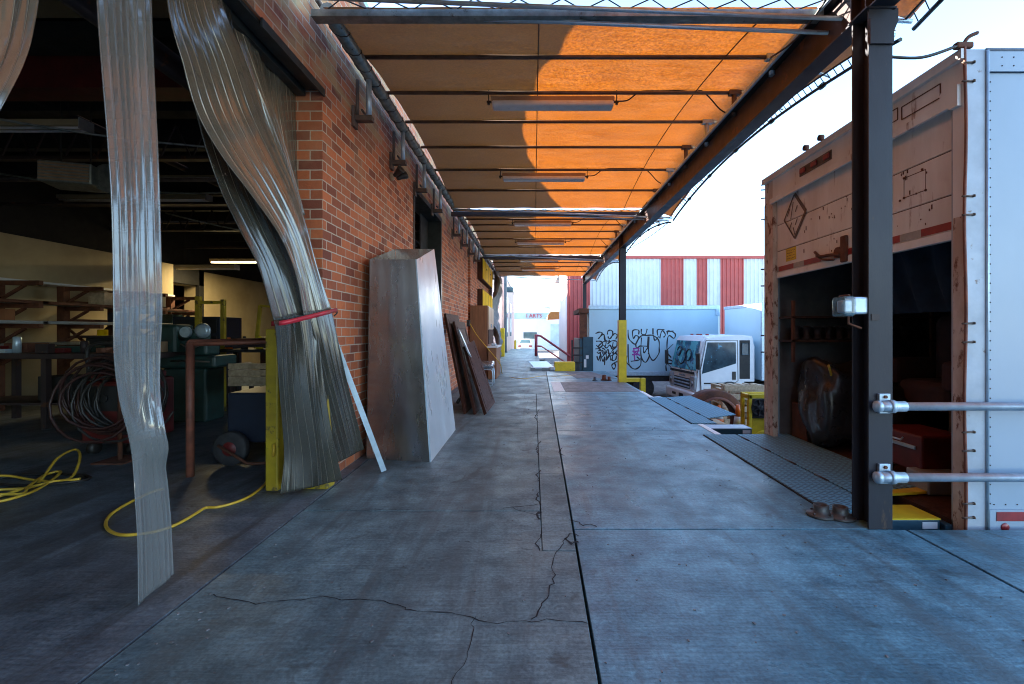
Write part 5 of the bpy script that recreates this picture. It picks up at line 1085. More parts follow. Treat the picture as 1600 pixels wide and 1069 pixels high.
def pallet(x, y, z, rz, label):
    t = thing('pallet', (0,0,0), label, 'pallet', 'wood pallets stacked in the yard'); t.location = (x,y,z); t.rotation_euler = (0,0,rz); ORG[t.name] = Vector((0,0,0))
    q = MB()
    for i in range(6): q.box(-0.55+i*0.20, -0.55+i*0.20+0.10, -0.5, 0.5, 0.115, 0.135)
    q.build('top_boards', MAT['wood'], t, local=True)
    q = MB()
    for yy in (-0.5,-0.05,0.40): q.box(-0.55,0.55,yy,yy+0.10,0.02,0.115)
    q.build('stringers', MAT['wood'], t, local=True)
    q = MB()
    for i in range(3): q.box(-0.55+i*0.5, -0.55+i*0.5+0.10, -0.5, 0.5, 0.0, 0.02)
    q.build('bottom_boards', MAT['wood'], t, local=True); return t
pl = pallet(5.0, 11.3, GZ, 0.05, 'lowest pallet of the stack behind the yellow engine')
lv = ['second lowest','third','fourth','fifth','sixth','seventh','topmost']
for i in range(7): dup(pl, (5.0+0.03*((i*7)%3-1), 11.3+0.02*((i*5)%3-1), GZ+0.14*(i+1)), lv[i]+' pallet of the stack behind the yellow engine', 0.05+0.04*((i*3)%4-1.5))
cr_ = thing('pallet_crate', (5.0,10.6,GZ), 'slatted wooden crate standing in front of the pallet stack', 'crate')
q = MB()
for z in (0.05,0.32,0.6,0.88,1.08): q.box(4.25,5.6,10.55,10.58,GZ+z,GZ+z+0.12)
q.build('slats', MAT['wood'], cr_)
q = MB()
for x in (4.22,4.85,5.5): q.box(x,x+0.10,10.582,10.66,GZ,GZ+1.22)
for x in (4.22,5.5): q.box(x,x+0.10,10.66,11.0,GZ+1.0,GZ+1.10)
q.build('posts', MAT['wood'], cr_)
en = thing('yellow_engine', (4.05,8.7,GZ), 'yellow framed engine unit with black fan beside the trailer', 'engine')
q = MB(); ex, ey, ez = 3.84, 8.45, GZ+0.22
for x in (ex, ex+0.62):
    for y in (ey, ey+0.3): q.bbox(x,x+0.06,y,y+0.06,ez,ez+1.02,0.008)
q.bbox(ex,ex+0.68,ey,ey+0.06,ez+0.98,ez+1.06,0.01); q.bbox(ex,ex+0.68,ey+0.3,ey+0.36,ez+0.98,ez+1.06,0.01); q.bbox(ex,ex+0.06,ey,ey+0.36,ez+0.97,ez+1.05,0.01); q.bbox(ex,ex+0.68,ey,ey+0.36,ez-0.1,ez+0.0,0.01)
q.build('frame', MAT['yellow'], en)
q = MB(); q.bbox(ex+0.08,ex+0.58,ey+0.08,ey+0.29,ez+0.02,ez+0.93,0.03); q.bbox(ex+0.40,ex+0.60,ey+0.0,ey+0.10,ez+0.55,ez+0.95,0.02); q.tube(catmull([(ex+0.1,ey+0.0,ez+0.3),(ex+0.25,ey-0.05,ez+0.4),(ex+0.4,ey-0.03,ez+0.2),(ex+0.55,ey,ez+0.3)],5),0.03,8); q.build('engine_block', MAT['yellow'], en)
q = MB(); q.bbox(ex+0.42,ex+0.62,ey-0.06,ey+0.03,ez+0.30,ez+0.55,0.02); q.tube([(ex+0.50,ey-0.02,ez+0.5),(ex+0.50,ey-0.04,ez+0.95)],0.03,8); q.build('exhaust', MAT['steel'], en)
q = MB(); q.lathe([(0.0,-0.03),(0.05,-0.03),(0.06,0.0),(0.13,0.0),(0.15,-0.02),(0.15,0.05)], (ex+0.19,ey-0.0,ez+0.82), 20, 'Y')
for k in range(7): a_ = k*2*math.pi/7; q.bar((ex+0.19,ey-0.01,ez+0.82),(ex+0.19+0.15*math.cos(a_),ey-0.02,ez+0.82+0.15*math.sin(a_)),0.04,0.008)
q.bbox(ex+0.06,ex+0.34,ey+0.02,ey+0.1,ez+0.62,ez+0.97,0.03); q.build('fan', MAT['black'], en)
blob((2.95,12.0,-0.62),(0.34,0.3,0.22),'plastic','plastic_bag','pale crumpled plastic heap beside the truck bumper','bag',8,0.35)
q = MB(); q.bbox(2.6,3.4,11.7,12.4,GZ,-0.78,0.02); q.build('rubbish_crate', MAT['redpaint'], label='dull red crate under the pale plastic heap', cat='crate')
q = MB(); wheel(q, (2.62,11.9,GZ+0.42), 0.42, 0.24); q.build('spare_tyre', MAT['black'], label='black tyre standing at the dock edge by the yellow post', cat='tyre')
q = MB()
for i in range(5): q.box(3.1+0.1*i,3.6+0.1*i,7.0+0.10*i,7.08+0.10*i,-0.62+0.02*i,-0.59+0.02*i)
q.box(3.1,4.0,6.9,7.6,GZ,-0.63); q.build('scrap_pile', MAT['tarp'], label='grey scrap boards piled beside the trailer', cat='scrap')

# red and white corrugated building
rb = thing('striped_building', (12, 30, GZ), 'corrugated metal building with red and white vertical stripes', 'building')
BYF = 24.0; bt = 4.93
def sidingband(x0, x1, m, za=GZ, zb=bt):
    pts = []; x = x0; p = 0.205; d = 0.045
    while x < x1-1e-3:
        e = min(x+p, x1); w = e-x
        pts += [(x, BYF), (x+w*0.58, BYF), (x+w*0.66, BYF-d), (x+w*0.92, BYF-d)]; x = e
    pts.append((x1, BYF)); q = MB()
    A_ = [q.b.verts.new((a_, c_2, za)) for a_, c_2 in pts]; B_ = [q.b.verts.new((a_, c_2, zb)) for a_, c_2 in pts]
    for i in range(len(pts)-1): q.b.faces.new((A_[i], A_[i+1], B_[i+1], B_[i]))
    return q.build('siding', MAT[m], rb, fixn=False)
px = [886,922,1032,1068,1088,1105,1125,1162,1200]; cols = ['red_siding','white_siding','red_siding','white_siding','red_siding','white_siding','red_siding','white_siding']
xs = [(p-VX)*BYF/FPX for p in px]
for i in range(8): sidingband(xs[i], xs[i+1], cols[i])
x = xs[-1]
for i in range(8):
    w = (3.6,0.65,0.55,1.2)[i%4]; sidingband(x, x+w, ('red_siding','white_siding')[i%2]); x += w
q = MB(); q.box(xs[0]-0.05, x, BYF-0.09, BYF+0.10, bt, bt+0.16); q.build('roof_trim', MAT['red_siding'], rb)
q = MB(); q.box(xs[0]+0.0, x, BYF+0.003, BYF+0.1, GZ, bt); q.box(xs[0]-0.02, x, BYF+0.1, 31.0, GZ, bt-0.02); q.build('wall', MAT['far_white'], rb)
q = MB(); q.hexa([(xs[0]-0.1,BYF+0.1,bt-0.02),(x,BYF+0.1,bt-0.02),(x,36,bt-0.02),(xs[0]-0.1,36,bt-0.02),(xs[0]-0.1,BYF+0.1,bt+0.02),(x,BYF+0.1,bt+0.02),(x,36,bt+0.5),(xs[0]-0.1,36,bt+0.5)]); q.build('roof', MAT['galv'], rb)
# far white building, sign, awning, car
fb = thing('white_building', (2, 66, GZ), 'white stucco building with a blue band at the far end of the alley', 'building')
q = MB(); q.box(-8, 14, 62, 72, GZ, 3.75); q.build('wall', MAT['far_white'], fb)
q = MB(); q.box(-8, 14, 61.9, 61.98, 2.9, 3.75); q.build('sign_band', mat('pale_blue_band', (0.45,0.58,0.66), None, 1, 0.7), fb)
q = MB(); q.box(-1.35, 0.40, 61.9, 61.98, 0.30, 1.15); q.build('window', MAT['window'], fb)
q = MB(); q.box(2.2, 3.3, 61.9, 61.98, -0.6, 2.2); q.build('shutter', mat('pale_blue_shutter', (0.5,0.62,0.7), None, 1, 0.6), fb)
q = MB(); q.box(1.4, 2.2, 63.5, 64.5, 4.3, 4.6); q.box(1.5,1.6,63.6,64.4,3.75,4.3); q.box(2.0,2.1,63.6,64.4,3.75,4.3); q.build('rooftop_unit', MAT['tarp'], fb)
fc = bpy.data.curves.new('sign_letters', 'FONT'); fc.body = 'I ARTS'; fc.size = 0.72; fc.extrude = 0.03; fc.materials.append(MAT['redcord'])
fo = bpy.data.objects.new('sign_letters_curve', fc); sc.collection.objects.link(fo); bpy.context.view_layer.update()
fme = bpy.data.meshes.new_from_object(fo); bpy.data.objects.remove(fo); fo = bpy.data.objects.new('sign_letters', fme); sc.collection.objects.link(fo); fo.rotation_euler = (R(90),0,0)
fo.parent = fb; fo.location = Vector((-1.0, 61.86, 3.06))-ORG[fb.name]
aw = thing('orange_awning', (2.2, 44, GZ), 'orange wooden awning on a post in the far alley', 'awning')
q = MB(); q.prism([(1.25,2.35),(1.30,2.75),(1.55,3.05),(2.9,3.05),(2.9,2.45)], 'Y', 43, 46); q.build('roof', MAT['awning'], aw)
q = MB(); q.box(2.35,2.55,43.1,43.3,GZ,2.45); q.box(2.60,2.72,43.4,43.55,1.4,2.45); q.build('post', MAT['awning'], aw)
car = thing('parked_car', (-1.0, 55, GZ), 'small white car parked at the far end of the alley', 'car')
cz = GZ+0.55; X0c, X1c = -1.85, -0.15
q = MB(); q.bbox(X0c, X1c, 54, 58.2, cz-0.30, cz+0.50, 0.12, seg=3); q.hexa([(X0c+0.1,54.8,cz+0.45),(X1c-0.1,54.8,cz+0.45),(X1c-0.1,57.4,cz+0.45),(X0c+0.1,57.4,cz+0.45),(X0c+0.3,55.3,cz+0.95),(X1c-0.3,55.3,cz+0.95),(X1c-0.3,56.8,cz+0.95),(X0c+0.3,56.8,cz+0.95)]); q.build('body', MAT['white'], car)
q = MB(); q.hexa([(X0c+0.22,54.83,cz+0.50),(X1c-0.22,54.83,cz+0.50),(X1c-0.22,54.9,cz+0.5),(X0c+0.22,54.9,cz+0.5),(X0c+0.35,55.24,cz+0.90),(X1c-0.35,55.24,cz+0.90),(X1c-0.35,55.31,cz+0.9),(X0c+0.35,55.31,cz+0.9)]); q.build('rear_window', MAT['window'], car)
for xa in (X0c+0.04, X1c-0.40):
    q = MB(); q.bbox(xa, xa+0.36, 53.96, 54.02, cz+0.10, cz+0.26, 0.01); q.build('tail_light', MAT['redtape'], car)
q = MB(); q.box(X0c+0.3, X1c-0.3, 53.96, 54.02, cz-0.25, cz-0.1); q.build('lower_bumper', MAT['dark'], car)
for xa in (X0c+0.12, X1c-0.12):
    for ya_ in (54.8, 57.3):
        q = MB(); q.lathe([(0.15,-0.1),(0.30,-0.1),(0.32,0),(0.30,0.1),(0.15,0.1)], (xa,ya_,GZ+0.32), 16, 'X'); q.build('wheel', MAT['black'], car)
# ================================================================ INSIDE THE WAREHOUSE
# fluorescent fixtures; only one is lit
def hung_light(x0, x1, Y, z, label, lit=False):
    t = thing('fluorescent_light', ((x0+x1)/2, Y, z), label, 'light fixture', 'fluorescent lights in the warehouse')
    q = MB(); q.bbox(x0, x1, Y-0.08, Y+0.08, z+0.02, z+0.09, 0.008); q.build('housing', MAT['cream'], t)
    q = MB(); q.box(x1-0.002, x1+0.012, Y-0.09, Y+0.09, z-0.02, z+0.10); q.build('end_cap', MAT['whitetape'], t)
    for dy in (-0.045, 0.045):
        q = MB(); q.tube([(x0+0.03, Y+dy, z), (x1-0.03, Y+dy, z)], 0.016, 8); q.build('tube', emis('lit_tube', (1.0,0.80,0.42), 1.6) if lit and dy < 0 else MAT['tube'], t)
    for x in (x0+0.2, x1-0.2):
        q = MB(); q.tube([(x, Y, z+0.09), (x, Y, 4.25)], 0.005, 4); q.build('hanger', MAT['wire'], t)
hung_light(-7.4, -5.06, 5.35, 3.53, 'unlit fluorescent light nearest the doorway, upper left')
hung_light(-8.6, -5.9, 8.6, 3.63, 'unlit fluorescent light behind the hanging strip, middle of the warehouse')
hung_light(-8.1, -6.9, 11.9, 2.98, 'lit fluorescent light glowing warm near the inner wall', True)
hung_light(-8.3, -6.9, 11.0, 2.70, 'unlit pale fixture hanging just below the lit light')
ld = bpy.data.lights.new('lit_tube_light', 'AREA'); ld.shape = 'RECTANGLE'; ld.size = 1.2; ld.size_y = 0.12; ld.energy = 11; ld.color = (1.0, 0.78, 0.40)
lo = bpy.data.objects.new('lit_tube_light', ld); sc.collection.objects.link(lo); lo.location = (-7.5, 11.9, 2.93)
# unit heater hanging from the roof
uh = thing('unit_heater', (-4.6, 5.6, 3.0), 'grey unit heater with louvred box and round flue hanging under the ceiling', 'heater')
c = P(122, 280, 5.6)
q = MB(); M = Matrix.Translation(c) @ Matrix.Rotation(R(18), 4, 'Z'); q.bbox(-0.28,0.22,-0.2,0.2,-0.10,0.14,0.02,M); q.build('casing', MAT['gutter'], uh)
q = MB()
for k in range(6): q.box(-0.26,0.20,-0.215,-0.202,-0.08+k*0.035,-0.062+k*0.035,M)
q.build('louvres', MAT['lamp_box'], uh)
q = MB(); q.lathe([(0.16,-0.1),(0.17,0.1),(0.15,0.22)], c+Vector((0.32,0.1,0.02)), 18, 'Y'); q.tube(catmull([c+Vector((0.32,0.3,0.05)), c+Vector((0.32,0.5,0.2)), c+Vector((0.3,0.5,1.4))],5),0.08,10); q.build('flue', MAT['gutter'], uh)
q = MB(); q.tube([c+Vector((-0.2,0,0.1)), c+Vector((-0.2,0,1.45))],0.008,5); q.tube([c+Vector((0.15,0,0.1)), c+Vector((0.15,0,1.45))],0.008,5); q.build('hanger', MAT['wire'], uh)
# cantilever racks along the inner wall
def rack(y0, y1, label):
    t = thing('storage_rack', (-8.4, (y0+y1)/2, 0), label, 'rack', 'rusty racks along the inner wall')
    for y in (y0, y1):
        q = MB(); q.box(-8.5,-8.38,y-0.06,y+0.06,0,2.05); q.build('upright', MAT['rust'], t)
        for z in (0.95,1.30,1.62,1.98):
            q = MB(); q.box(-8.38,-7.75,y-0.035,y+0.035,z,z+0.07); q.bar((-8.38,y,z-0.22),(-8.0,y,z),0.04,0.04); q.build('arm', MAT['rust'], t)
    q = MB(); 
    for z in (1.15,1.45,1.78): q.bar((-8.42,y0,z),(-8.42,y1,z),0.05,0.05)
    q.bar((-8.46,y0,0.6),(-8.46,y1,1.4),0.035,0.035); q.bar((-8.48,y0,1.4),(-8.48,y1,0.6),0.035,0.035); q.build('brace', MAT['rust'], t)
    for k,z in enumerate((1.02,1.37,1.69)):
        for j in range(3):
            q = MB(); q.bbox(-8.3+j*0.17,-8.22+j*0.17,y0-0.9,y1+0.25,z,z+0.05,0.008); q.build('steel_length', MAT[('tarp','rust','gutter')[(j+k)%3]], label='%s steel length on the %s arms of the %s' % (('grey','rusty brown','greenish')[(j+k)%3], ('lower','middle','upper')[k], label.split(',')[0].replace(' on the inner wall','')), cat='metal bar', group='steel lengths stored on the racks')
rack(6.2, 7.45, 'rusty cantilever rack nearest the camera on the inner wall')
rack(8.5, 9.5, 'second rusty rack, just left of the hanging plastic strip')
rack(10.0, 11.0, 'third rusty rack, beside the inner doorway')
# workbench with clutter
wb = thing('workbench', (-6.3, 6.4, 0), 'long dark steel workbench cluttered with boxes at the left', 'workbench')
q = MB(); q.bbox(-7.6,-4.9,6.0,6.9,0.90,0.97,0.01); q.build('bench_top', MAT['steel'], wb)
for x in (-7.5,-6.3,-5.0):
    for y in (6.05,6.8):
        q = MB(); q.box(x,x+0.07,y,y+0.07,0,0.9); q.build('leg', MAT['steel'], wb)
q = MB(); q.box(-7.5,-5.0,6.1,6.8,0.30,0.33); q.build('lower_shelf', MAT['steel'], wb)
for i,(x,y,z,s,m,lab) in enumerate([(-5.6,6.3,0.972,(0.34,0.26,0.22),'wood','tan cardboard box open on the workbench'),(-5.25,6.25,0.972,(0.26,0.22,0.14),'cabinet_door','smaller tan box at the bench end by the strip'),(-6.4,6.3,0.972,(0.5,0.2,0.08),'green','green tool tray on the workbench'),
    (-7.0,6.25,0.972,(0.3,0.3,0.12),'rust','rusty parts tray at the left of the workbench'),(-5.5,6.3,0.332,(0.4,0.35,0.3),'wood','cardboard box on the shelf under the bench'),(-6.6,6.3,0.332,(0.5,0.35,0.32),'dark','black crate on the shelf under the bench')]):
    q = MB(); q.bbox(x,x+s[0],y,y+s[1],z,z+s[2],0.006,Matrix.Translation((x,y,0)) @ Matrix.Rotation(R((i*37)%20-10),4,'Z') @ Matrix.Translation((-x,-y,0))); q.build('storage_box', MAT[m], label=lab, cat='box')
# hose and cable coil hung on a red welding set
wd = thing('welding_machine', (-4.25, 4.9, 0), 'red welding machine on castors draped with hose', 'welding machine')
q = MB(); q.bbox(-4.55,-4.05,4.75,5.35,0.12,0.75,0.03); q.bbox(-4.5,-4.1,4.8,5.3,0.75,0.82,0.02); q.build('casing', MAT['redpaint'], wd)
q = MB(); q.box(-4.5,-4.1,4.742,4.749,0.45,0.70); q.lathe([(0.04,-0.02),(0.04,0.0)],(-4.3,4.742,0.58),12,'Y'); q.build('front_panel', MAT['dark'], wd)
q = MB(); q.tube(catmull([(-4.5,4.8,0.8),(-4.5,4.8,1.1),(-4.1,4.8,1.1),(-4.1,4.8,0.8)],5),0.018,8); q.build('handle', MAT['wire'], wd)
for x in (-4.5,-4.1):
    q = MB(); q.lathe([(0.02,-0.03),(0.06,-0.03),(0.06,0.03),(0.02,0.03)],(x,4.85,0.06),14,'X'); q.build('castor', MAT['wire'], wd)
rnd = random.Random(31)
for nm, cc, n_, m_, lab in (('hose_coil',(-4.05,4.45,0.62),7,'hose','reddish hose coil hanging behind the plastic strip'),('hose_coil',(-3.95,4.55,0.60),9,'wire','black hose coil hanging with the reddish one')):
    pts = []
    for k in range(n_*18):
        a_ = k*2*math.pi/18; lap = k/18; rr = 0.34+0.05*math.sin(lap*2.1+1)+rnd.uniform(-.004,.004); pts.append((cc[0]+rr*math.cos(a_), cc[1]+0.02*lap*1.3-0.1+0.05*math.sin(a_+lap), max(0.02, cc[2]+rr*0.92*math.sin(a_)-0.05*math.sin(lap*1.7))))
    MB().tube(pts, 0.012, 6).build(nm, MAT[m_], label=lab, cat='hose', group='hose coils by the welding machine')
hk = thing('hose_stand', (-4.0,4.5,0), 'thin steel stand carrying the hose coils', 'stand')
q = MB(); q.tube([(-4.0,4.58,0),(-4.0,4.58,1.1),(-3.95,4.35,1.08)],0.02,8); q.bbox(-4.15,-3.85,4.43,4.73,0,0.015,0.004); q.build('pole', MAT['rust'], hk)
# rust-red rack frame with a bench top, and wheeled cart
ft = thing('pipe_table', (-2.6,4.6,0), 'rust-red pipe frame table just inside the doorway', 'table')
for x,y in ((-2.96,4.08),(-2.96,5.6),(-2.15,4.1),(-2.15,5.6)):
    if x > -2.5 and y < 5: continue
    q = MB(); q.tube([(x,y,0),(x,y,1.15)],0.032,12); q.build('leg', MAT['rustpole'], ft)
q = MB(); q.tube([(-2.96,4.08,1.15),(-2.96,5.6,1.15)],0.03,10); q.tube([(-2.96,4.08,1.14),(-2.2,4.5,1.16)],0.02,8); q.tube([(-2.96,5.6,1.15),(-2.15,5.6,1.15)],0.03,10); q.build('rail', MAT['rustpole'], ft)
q = MB(); q.bbox(-2.94,-2.2,4.5,5.55,1.10,1.14,0.006); q.build('table_top', MAT['steel'], ft)
ca = thing('wheeled_cart', (-2.8,4.5,0), 'dark blue wheeled bin under the pipe frame', 'cart')
q = MB(); q.bbox(-2.95,-2.2,4.55,5.3,0.18,0.66,0.02); q.build('bin', MAT['bluebin'], ca)
for y in (4.42,5.35):
    q = MB(); wheel(q, (-2.82,y,0.16),0.16,0.08,20); w_ = q.build('wheel', MAT['black'], ca)
    q = MB(); q.lathe([(0.0,-0.05),(0.06,-0.045),(0.08,-0.03)],(-2.82,y,0.16),14,'Y'); q.build('hub', MAT['redpaint'], w_)
q = MB(); q.tube([(-2.9,4.35,0.2),(-2.6,4.3,0.05),(-2.35,4.4,0.03)],0.015,6); q.build('drawbar', MAT['rust'], ca)
# green lathe
lt = thing('green_lathe', (-4.9,6.6,0), 'green metal lathe with a pale dial, right of the hanging strip', 'lathe')
q = MB(); q.bbox(-5.1,-4.5,6.5,6.9,0,0.75,0.03); q.bbox(-5.2,-4.35,6.45,6.95,0.75,0.92,0.03); q.build('base', MAT['green'], lt)
q = MB(); q.bbox(-5.2,-4.9,6.5,6.85,0.92,1.35,0.05); q.bbox(-4.8,-4.5,6.5,6.8,0.92,1.12,0.03); q.tube([(-4.9,6.6,1.2),(-4.55,6.6,1.2)],0.08,14); q.build('headstock', MAT['green'], lt)
q = MB(); q.lathe([(0.0,-0.03),(0.06,-0.03),(0.10,-0.01),(0.10,0.03)],(-4.52,6.46,1.26),18,'Y'); q.lathe([(0.07,-0.02),(0.08,0.02)],(-4.75,6.46,1.24),16,'Y'); q.build('dial', MAT['galv'], lt)
q = MB()
for k in range(3): a_ = k*2.1+0.4; q.tube([(-4.66,6.42,1.0),(-4.66+0.14*math.cos(a_),6.40,1.0+0.14*math.sin(a_))],0.01,6)
q.tube([(-4.95,6.45,0.85),(-4.4,6.42,0.84)],0.012,6); q.build('hand_wheel', MAT['pipe'], lt)
# crate with lumber scraps, yellow frame, orange post, fan
bx2 = thing('wood_bin', (-3.9,6.7,0), 'rough tan wooden bin under the bench beyond the pipe frame', 'bin')
q = MB()
for z in (0.55,0.64,0.73): q.bbox(-4.2,-3.55,6.5,6.53,z,z+0.08,0.005)
q.box(-4.2,-4.17,6.53,7.0,0.55,0.80); q.box(-3.58,-3.55,6.53,7.0,0.55,0.80); q.box(-4.2,-3.55,6.5,7.0,0.50,0.55); q.build('sides', MAT['wood'], bx2)
q = MB()
for x in (-4.18,-3.62):
    for y in (6.52,6.95): q = MB(); q.box(x,x+0.05,y,y+0.04,0,0.5); q.build('leg', MAT['steel'], bx2)
yf = thing('angle_stand', (-4.15,7.5,0), 'yellow angle frame standing on the bench behind the pipe frame', 'frame')
q = MB(); y = 7.5
for a_, c2 in (((-4.40,0.98),(-4.33,1.66)),((-4.33,1.66),(-3.98,1.62)),((-3.98,1.62),(-3.92,1.18))): q.bar((a_[0],y,a_[1]),(c2[0],y,c2[1]),0.05,0.035)
q.build('bars', MAT['guard'], yf)
q = MB(); q.bbox(-4.9,-4.84,7.4,7.46,0,1.75,0.004); q.bbox(-5.3,-5.22,7.4,7.46,0,1.8,0.004); q.box(-5.22,-4.90,7.41,7.45,1.68,1.73); q.build('door_frame', MAT['guard'], label='tall thin orange-yellow frame left of the yellow angle frame', cat='frame')
b2 = thing('rear_bench', (-4.3,7.4,0), 'dark bench with pale edge beyond the pipe frame', 'workbench')
q = MB(); q.bbox(-5.0,-3.0,7.2,7.9,0.93,0.975,0.006); q.build('bench_top', MAT['dark'], b2)
q = MB()
for x in (-4.95,-3.1):
    for yy in (7.25,7.8): q = MB(); q.box(x,x+0.06,yy,yy+0.06,0,0.93); q.build('leg', MAT['dark'], b2)
rnd = random.Random(5)
for i in range(7):
    x = -4.75+i*0.24; hh = rnd.uniform(0.08,0.24); q = MB(); q.lathe([(0.0,0),(0.05,0),(0.055,hh*0.7),(0.025,hh*0.85),(0.02,hh),(0,hh)], (x,7.38,0.976), 12, 'Z')
    q.build('bottle', MAT[('orange','dark','yellow','rust','wire','green','wood')[i]], label=['orange','black','yellow','rust brown','small black','green','tan'][i]+' bottle in the row on the rear bench', cat='bottle')
fn = thing('pedestal_fan', (-4.2,7.9,0), 'dark pedestal fan behind the rear bench beside the gathered strips', 'fan')
q = MB(); q.tube([(-4.25,8.2,0),(-4.25,8.2,1.55)],0.02,8); q.lathe([(0.22,0),(0.2,0.03),(0.03,0.05)],(-4.25,8.2,0),16,'Z'); q.build('stand', MAT['wire'], fn)
q = MB()
for k in range(28):
    a_ = k*2*math.pi/28; q.tube([(-4.25+0.06*math.cos(a_),8.03,1.72+0.06*math.sin(a_)),(-4.25+0.27*math.cos(a_),8.08,1.72+0.27*math.sin(a_)),(-4.25+0.27*math.cos(a_),8.18,1.72+0.27*math.sin(a_))],0.004,4)
for k in range(5):
    a_ = k*2*math.pi/5; q.hexa([(-4.25+0.03*math.cos(a_),8.11,1.72+0.03*math.sin(a_)),(-4.25+0.24*math.cos(a_-0.3),8.10,1.72+0.24*math.sin(a_-0.3)),(-4.25+0.24*math.cos(a_+0.35),8.14,1.72+0.24*math.sin(a_+0.35)),(-4.25+0.03*math.cos(a_+1),8.12,1.72+0.03*math.sin(a_+1))]+[(-4.25+0.03*math.cos(a_),8.115,1.72+0.03*math.sin(a_)),(-4.25+0.24*math.cos(a_-0.3),8.105,1.72+0.24*math.sin(a_-0.3)),(-4.25+0.24*math.cos(a_+0.35),8.145,1.72+0.24*math.sin(a_+0.35)),(-4.25+0.03*math.cos(a_+1),8.125,1.72+0.03*math.sin(a_+1))])
q.lathe([(0.05,-0.06),(0.07,0.0),(0.07,0.12),(0.0,0.14)],(-4.25,8.1,1.72),12,'Y'); q.build('fan_head', MAT['wire'], fn)
cab_ = thing('tool_cabinet', (-5.6,8.2,0), 'dark tool cabinet behind the lathe', 'cabinet')
q = MB(); q.bbox(-6.1,-5.3,8.0,8.6,0,1.5,0.01); q.build('carcass', MAT['bluebin'], cab_)
q = MB()
for k in range(5): q.box(-6.05,-5.35,7.985,7.999,0.1+k*0.28,0.33+k*0.28)
q.build('drawers', MAT['dark'], cab_)
# yellow air hose / cord on the floor
pts = [W(428,694,-2.02), W(427,712,-2.03)]
pf = [(424,735),(415,757),(395,775),(370,787),(340,795),(322,796),(308,804),(290,815),(270,825),(245,833),(215,838),(190,839),(172,833),(165,822),(172,808),(190,795),(212,783),(235,772),(255,766)]
MB().tube(catmull(pts+[F(x,y)+Vector((0,0,0.012)) for x,y in pf], 5), 0.010, 8).build('yellow_hose', MAT['cord'], label='yellow hose looping over the floor from the yellow guard post', cat='hose')
cl_ = thing('hose_heap', F(50,755), 'loosely coiled yellow hose on the floor at the left edge', 'hose')
q = MB(); z_ = 0.012; pf = [(-60,790),(-10,783),(30,773),(60,757),(90,738),(118,725),(125,735),(112,750),(80,760),(40,765),(0,770),(-40,775),(-60,765),(-30,752),(10,750),(50,752),(90,757),(125,755)]
q.tube(catmull([F(x,y)+Vector((0,0,z_+0.012*(i%3)+(0.10 if i in (4,5,6) else 0))) for i,(x,y) in enumerate(pf)], 6), 0.0105, 8); q.build('outer_coil', MAT['cord'], cl_)
q = MB(); pf = [(-50,800),(-5,782),(35,778),(45,768),(70,748),(95,745),(60,770),(10,790),(-40,795)]
q.tube(catmull([F(x,y)+Vector((0,0,0.03+0.01*(i%2))) for i,(x,y) in enumerate(pf)], 6), 0.0105, 8); q.build('inner_coil', MAT['cord'], cl_)
q = MB(); pts = []
for k in range(70): a_ = k*2*math.pi/20; rr = 0.30+0.03*math.sin(k*0.37); pts.append((-4.15+rr*1.3*math.cos(a_), 3.95+rr*0.5*math.sin(a_), 0.012+0.002*(k//10)))
q.tube(pts, 0.009, 6); q.build('black_cable', MAT['wire'], label='black cable coiled on the floor behind the yellow hose', cat='cable')

# more workshop clutter
rnd = random.Random(77)
for i,(x,y,w,d,h,m,lb_) in enumerate([(-8.0,5.0,0.5,0.4,0.7,'rust','rusty bin on the floor under the nearest rack'),(-7.2,7.6,0.7,0.5,1.15,'dark','black tool cupboard between the racks and workbench'),(-6.6,9.0,0.6,0.5,0.9,'cabinet','brown cupboard in front of the second rack'),
    (-5.9,10.2,0.5,0.5,1.1,'bluebin','navy drum cart farther inside the warehouse'),(-3.3,8.8,0.7,0.5,0.8,'green','green machine base near the far brick wall'),(-6.0,13.5,1.2,0.8,1.2,'rust','rusty machine deep in the warehouse'),(-3.0,12.0,0.9,0.8,1.0,'wood','tan crate stack deep in the warehouse')]):
    t = thing('shop_cupboard' if 'cup' in lb_ else 'shop_machine', (x,y,0), lb_, 'equipment')
    q = MB(); q.bbox(x,x+w,y,y+d,0.05,h,0.02); q.build('casing', MAT[m], t)
    q = MB(); q.bbox(x+0.03,x+w-0.03,y-0.02,y-0.001,0.12,h*0.55,0.006); q.build('front_panel', MAT['steel'], t)
    q = MB(); q.bbox(x-0.03,x+w+0.03,y-0.03,y+d+0.03,h+0.001,h+0.03,0.006); q.build('top', MAT['steel'], t)
for i in range(12):
    x = rnd.uniform(-7.4,-5.2); y = rnd.uniform(6.05,6.2); hh = rnd.uniform(0.06,0.2); q = MB()
    if i % 2: q.lathe([(0,0),(0.045,0),(0.045,hh),(0.03,hh+0.01),(0,hh+0.01)], (x,y,0.973), 12, 'Z')
    else: q.bbox(x,x+0.16,y,y+0.1,0.972,0.972+hh*0.7,0.006)
    q.build('tin' if i % 2 else 'parts_box', MAT[rnd.choice(['rust','galv','redpaint','wood','steel','cord'])], label='small %s in the clutter along the front of the workbench' % ('tin' if i % 2 else 'parts box'), cat='tin' if i % 2 else 'box', group='clutter on the workbench '+('tins' if i % 2 else 'boxes'))
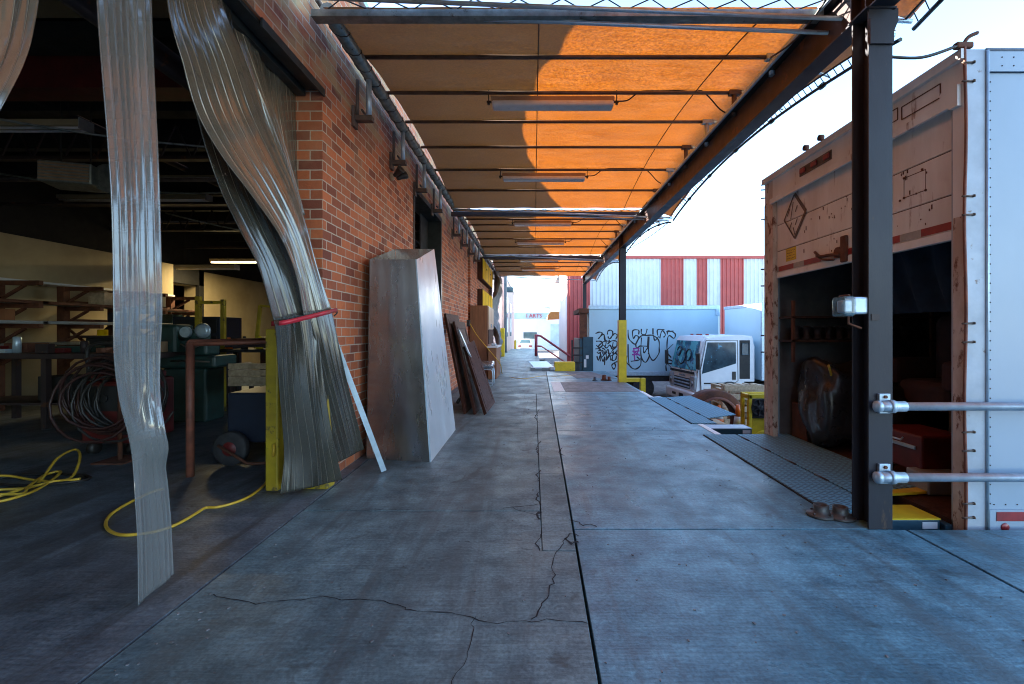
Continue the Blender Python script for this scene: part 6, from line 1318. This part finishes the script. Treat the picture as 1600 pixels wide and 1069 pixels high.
# cables and ducts slung under the dark ceiling
for k,(a_,c2,sg_) in enumerate((((-7.5,4.0,3.7),(-2.6,6.8,3.8),0.25),((-8.0,7.0,3.6),(-2.4,7.4,3.7),0.3),((-7.0,9.0,3.5),(-3.0,11.0,3.7),0.35))):
    a_, c2 = Vector(a_), Vector(c2); pts = [a_.lerp(c2, t_/10)-Vector((0,0,sg_*math.sin(math.pi*t_/10))) for t_ in range(11)]
    MB().tube(pts, 0.014, 6).build('slung_cable', MAT['gutter'], label=['nearest','middle','farthest'][k]+' cable slung under the dark warehouse ceiling', cat='cable', group='cables under the warehouse ceiling')
q = MB()
for i in range(5): q.box(-12,-2.3,5.9+i*2.1,6.0+i*2.1,3.40,3.44)
for i in range(24): q.bar((-11.5+i*0.4,5.95,3.42),(-11.3+i*0.4,5.95,3.85),0.02,0.02); q.bar((-11.3+i*0.4,5.95,3.85),(-11.1+i*0.4,5.95,3.42),0.02,0.02); q.bar((-11.5+i*0.4,10.15,3.42),(-11.3+i*0.4,10.15,3.85),0.02,0.02); q.bar((-11.3+i*0.4,10.15,3.85),(-11.1+i*0.4,10.15,3.42),0.02,0.02)
bld(q, 'roof_truss', 'steel', kind='stuff')

# grit and leaf litter on the dock floor
q = MB(); rnd = random.Random(15)
for i in range(420):
    Y = 1.5+9*rnd.random()**1.6; X = rnd.uniform(-1.6, 2.2) if i % 3 else rnd.gauss(-1.5, 0.12); s_ = rnd.uniform(0.002, 0.007)
    if X < -1.6 or X > 2.2: continue
    a_ = rnd.uniform(0, 3.1); M = Matrix.Translation((X, Y, 0.001)) @ Matrix.Rotation(a_, 4, 'Z'); q.box(-s_, s_, -s_*0.6, s_*0.6, 0, s_*0.7, M)
q.build('floor_grit', MAT['patch'], kind='stuff', label='scattered grit on the concrete dock floor', cat='grit')

# boxes and cans parked on the rack arms
for i,(y,z,m,sz,lb_) in enumerate([(6.5,1.74,'wood',0.28,'tan box on the top arms of the nearest rack'),(7.1,1.42,'cabinet',0.22,'brown box on the middle arms of the nearest rack'),(6.9,1.07,'redpaint',0.2,'red can low on the nearest rack'),(8.8,1.74,'wood',0.3,'tan box on the top arms of the second rack'),(9.2,1.42,'bluebin',0.25,'navy box on the middle arms of the second rack'),(8.9,1.07,'yellow_sign',0.16,'yellow can low on the second rack'),(10.5,1.42,'green',0.26,'green box on the third rack')]):
    q = MB()
    if 'can' in lb_: q.lathe([(0,0),(sz*0.5,0),(sz*0.5,sz*1.3),(sz*0.4,sz*1.35),(0,sz*1.35)], (-8.1,y,z), 14, 'Z')
    else: q.bbox(-8.28,-8.28+sz,y,y+sz*1.2,z,z+sz*0.8,0.006)
    q.build('storage_can' if 'can' in lb_ else 'storage_box', MAT[m], label=lb_, cat='can' if 'can' in lb_ else 'box')
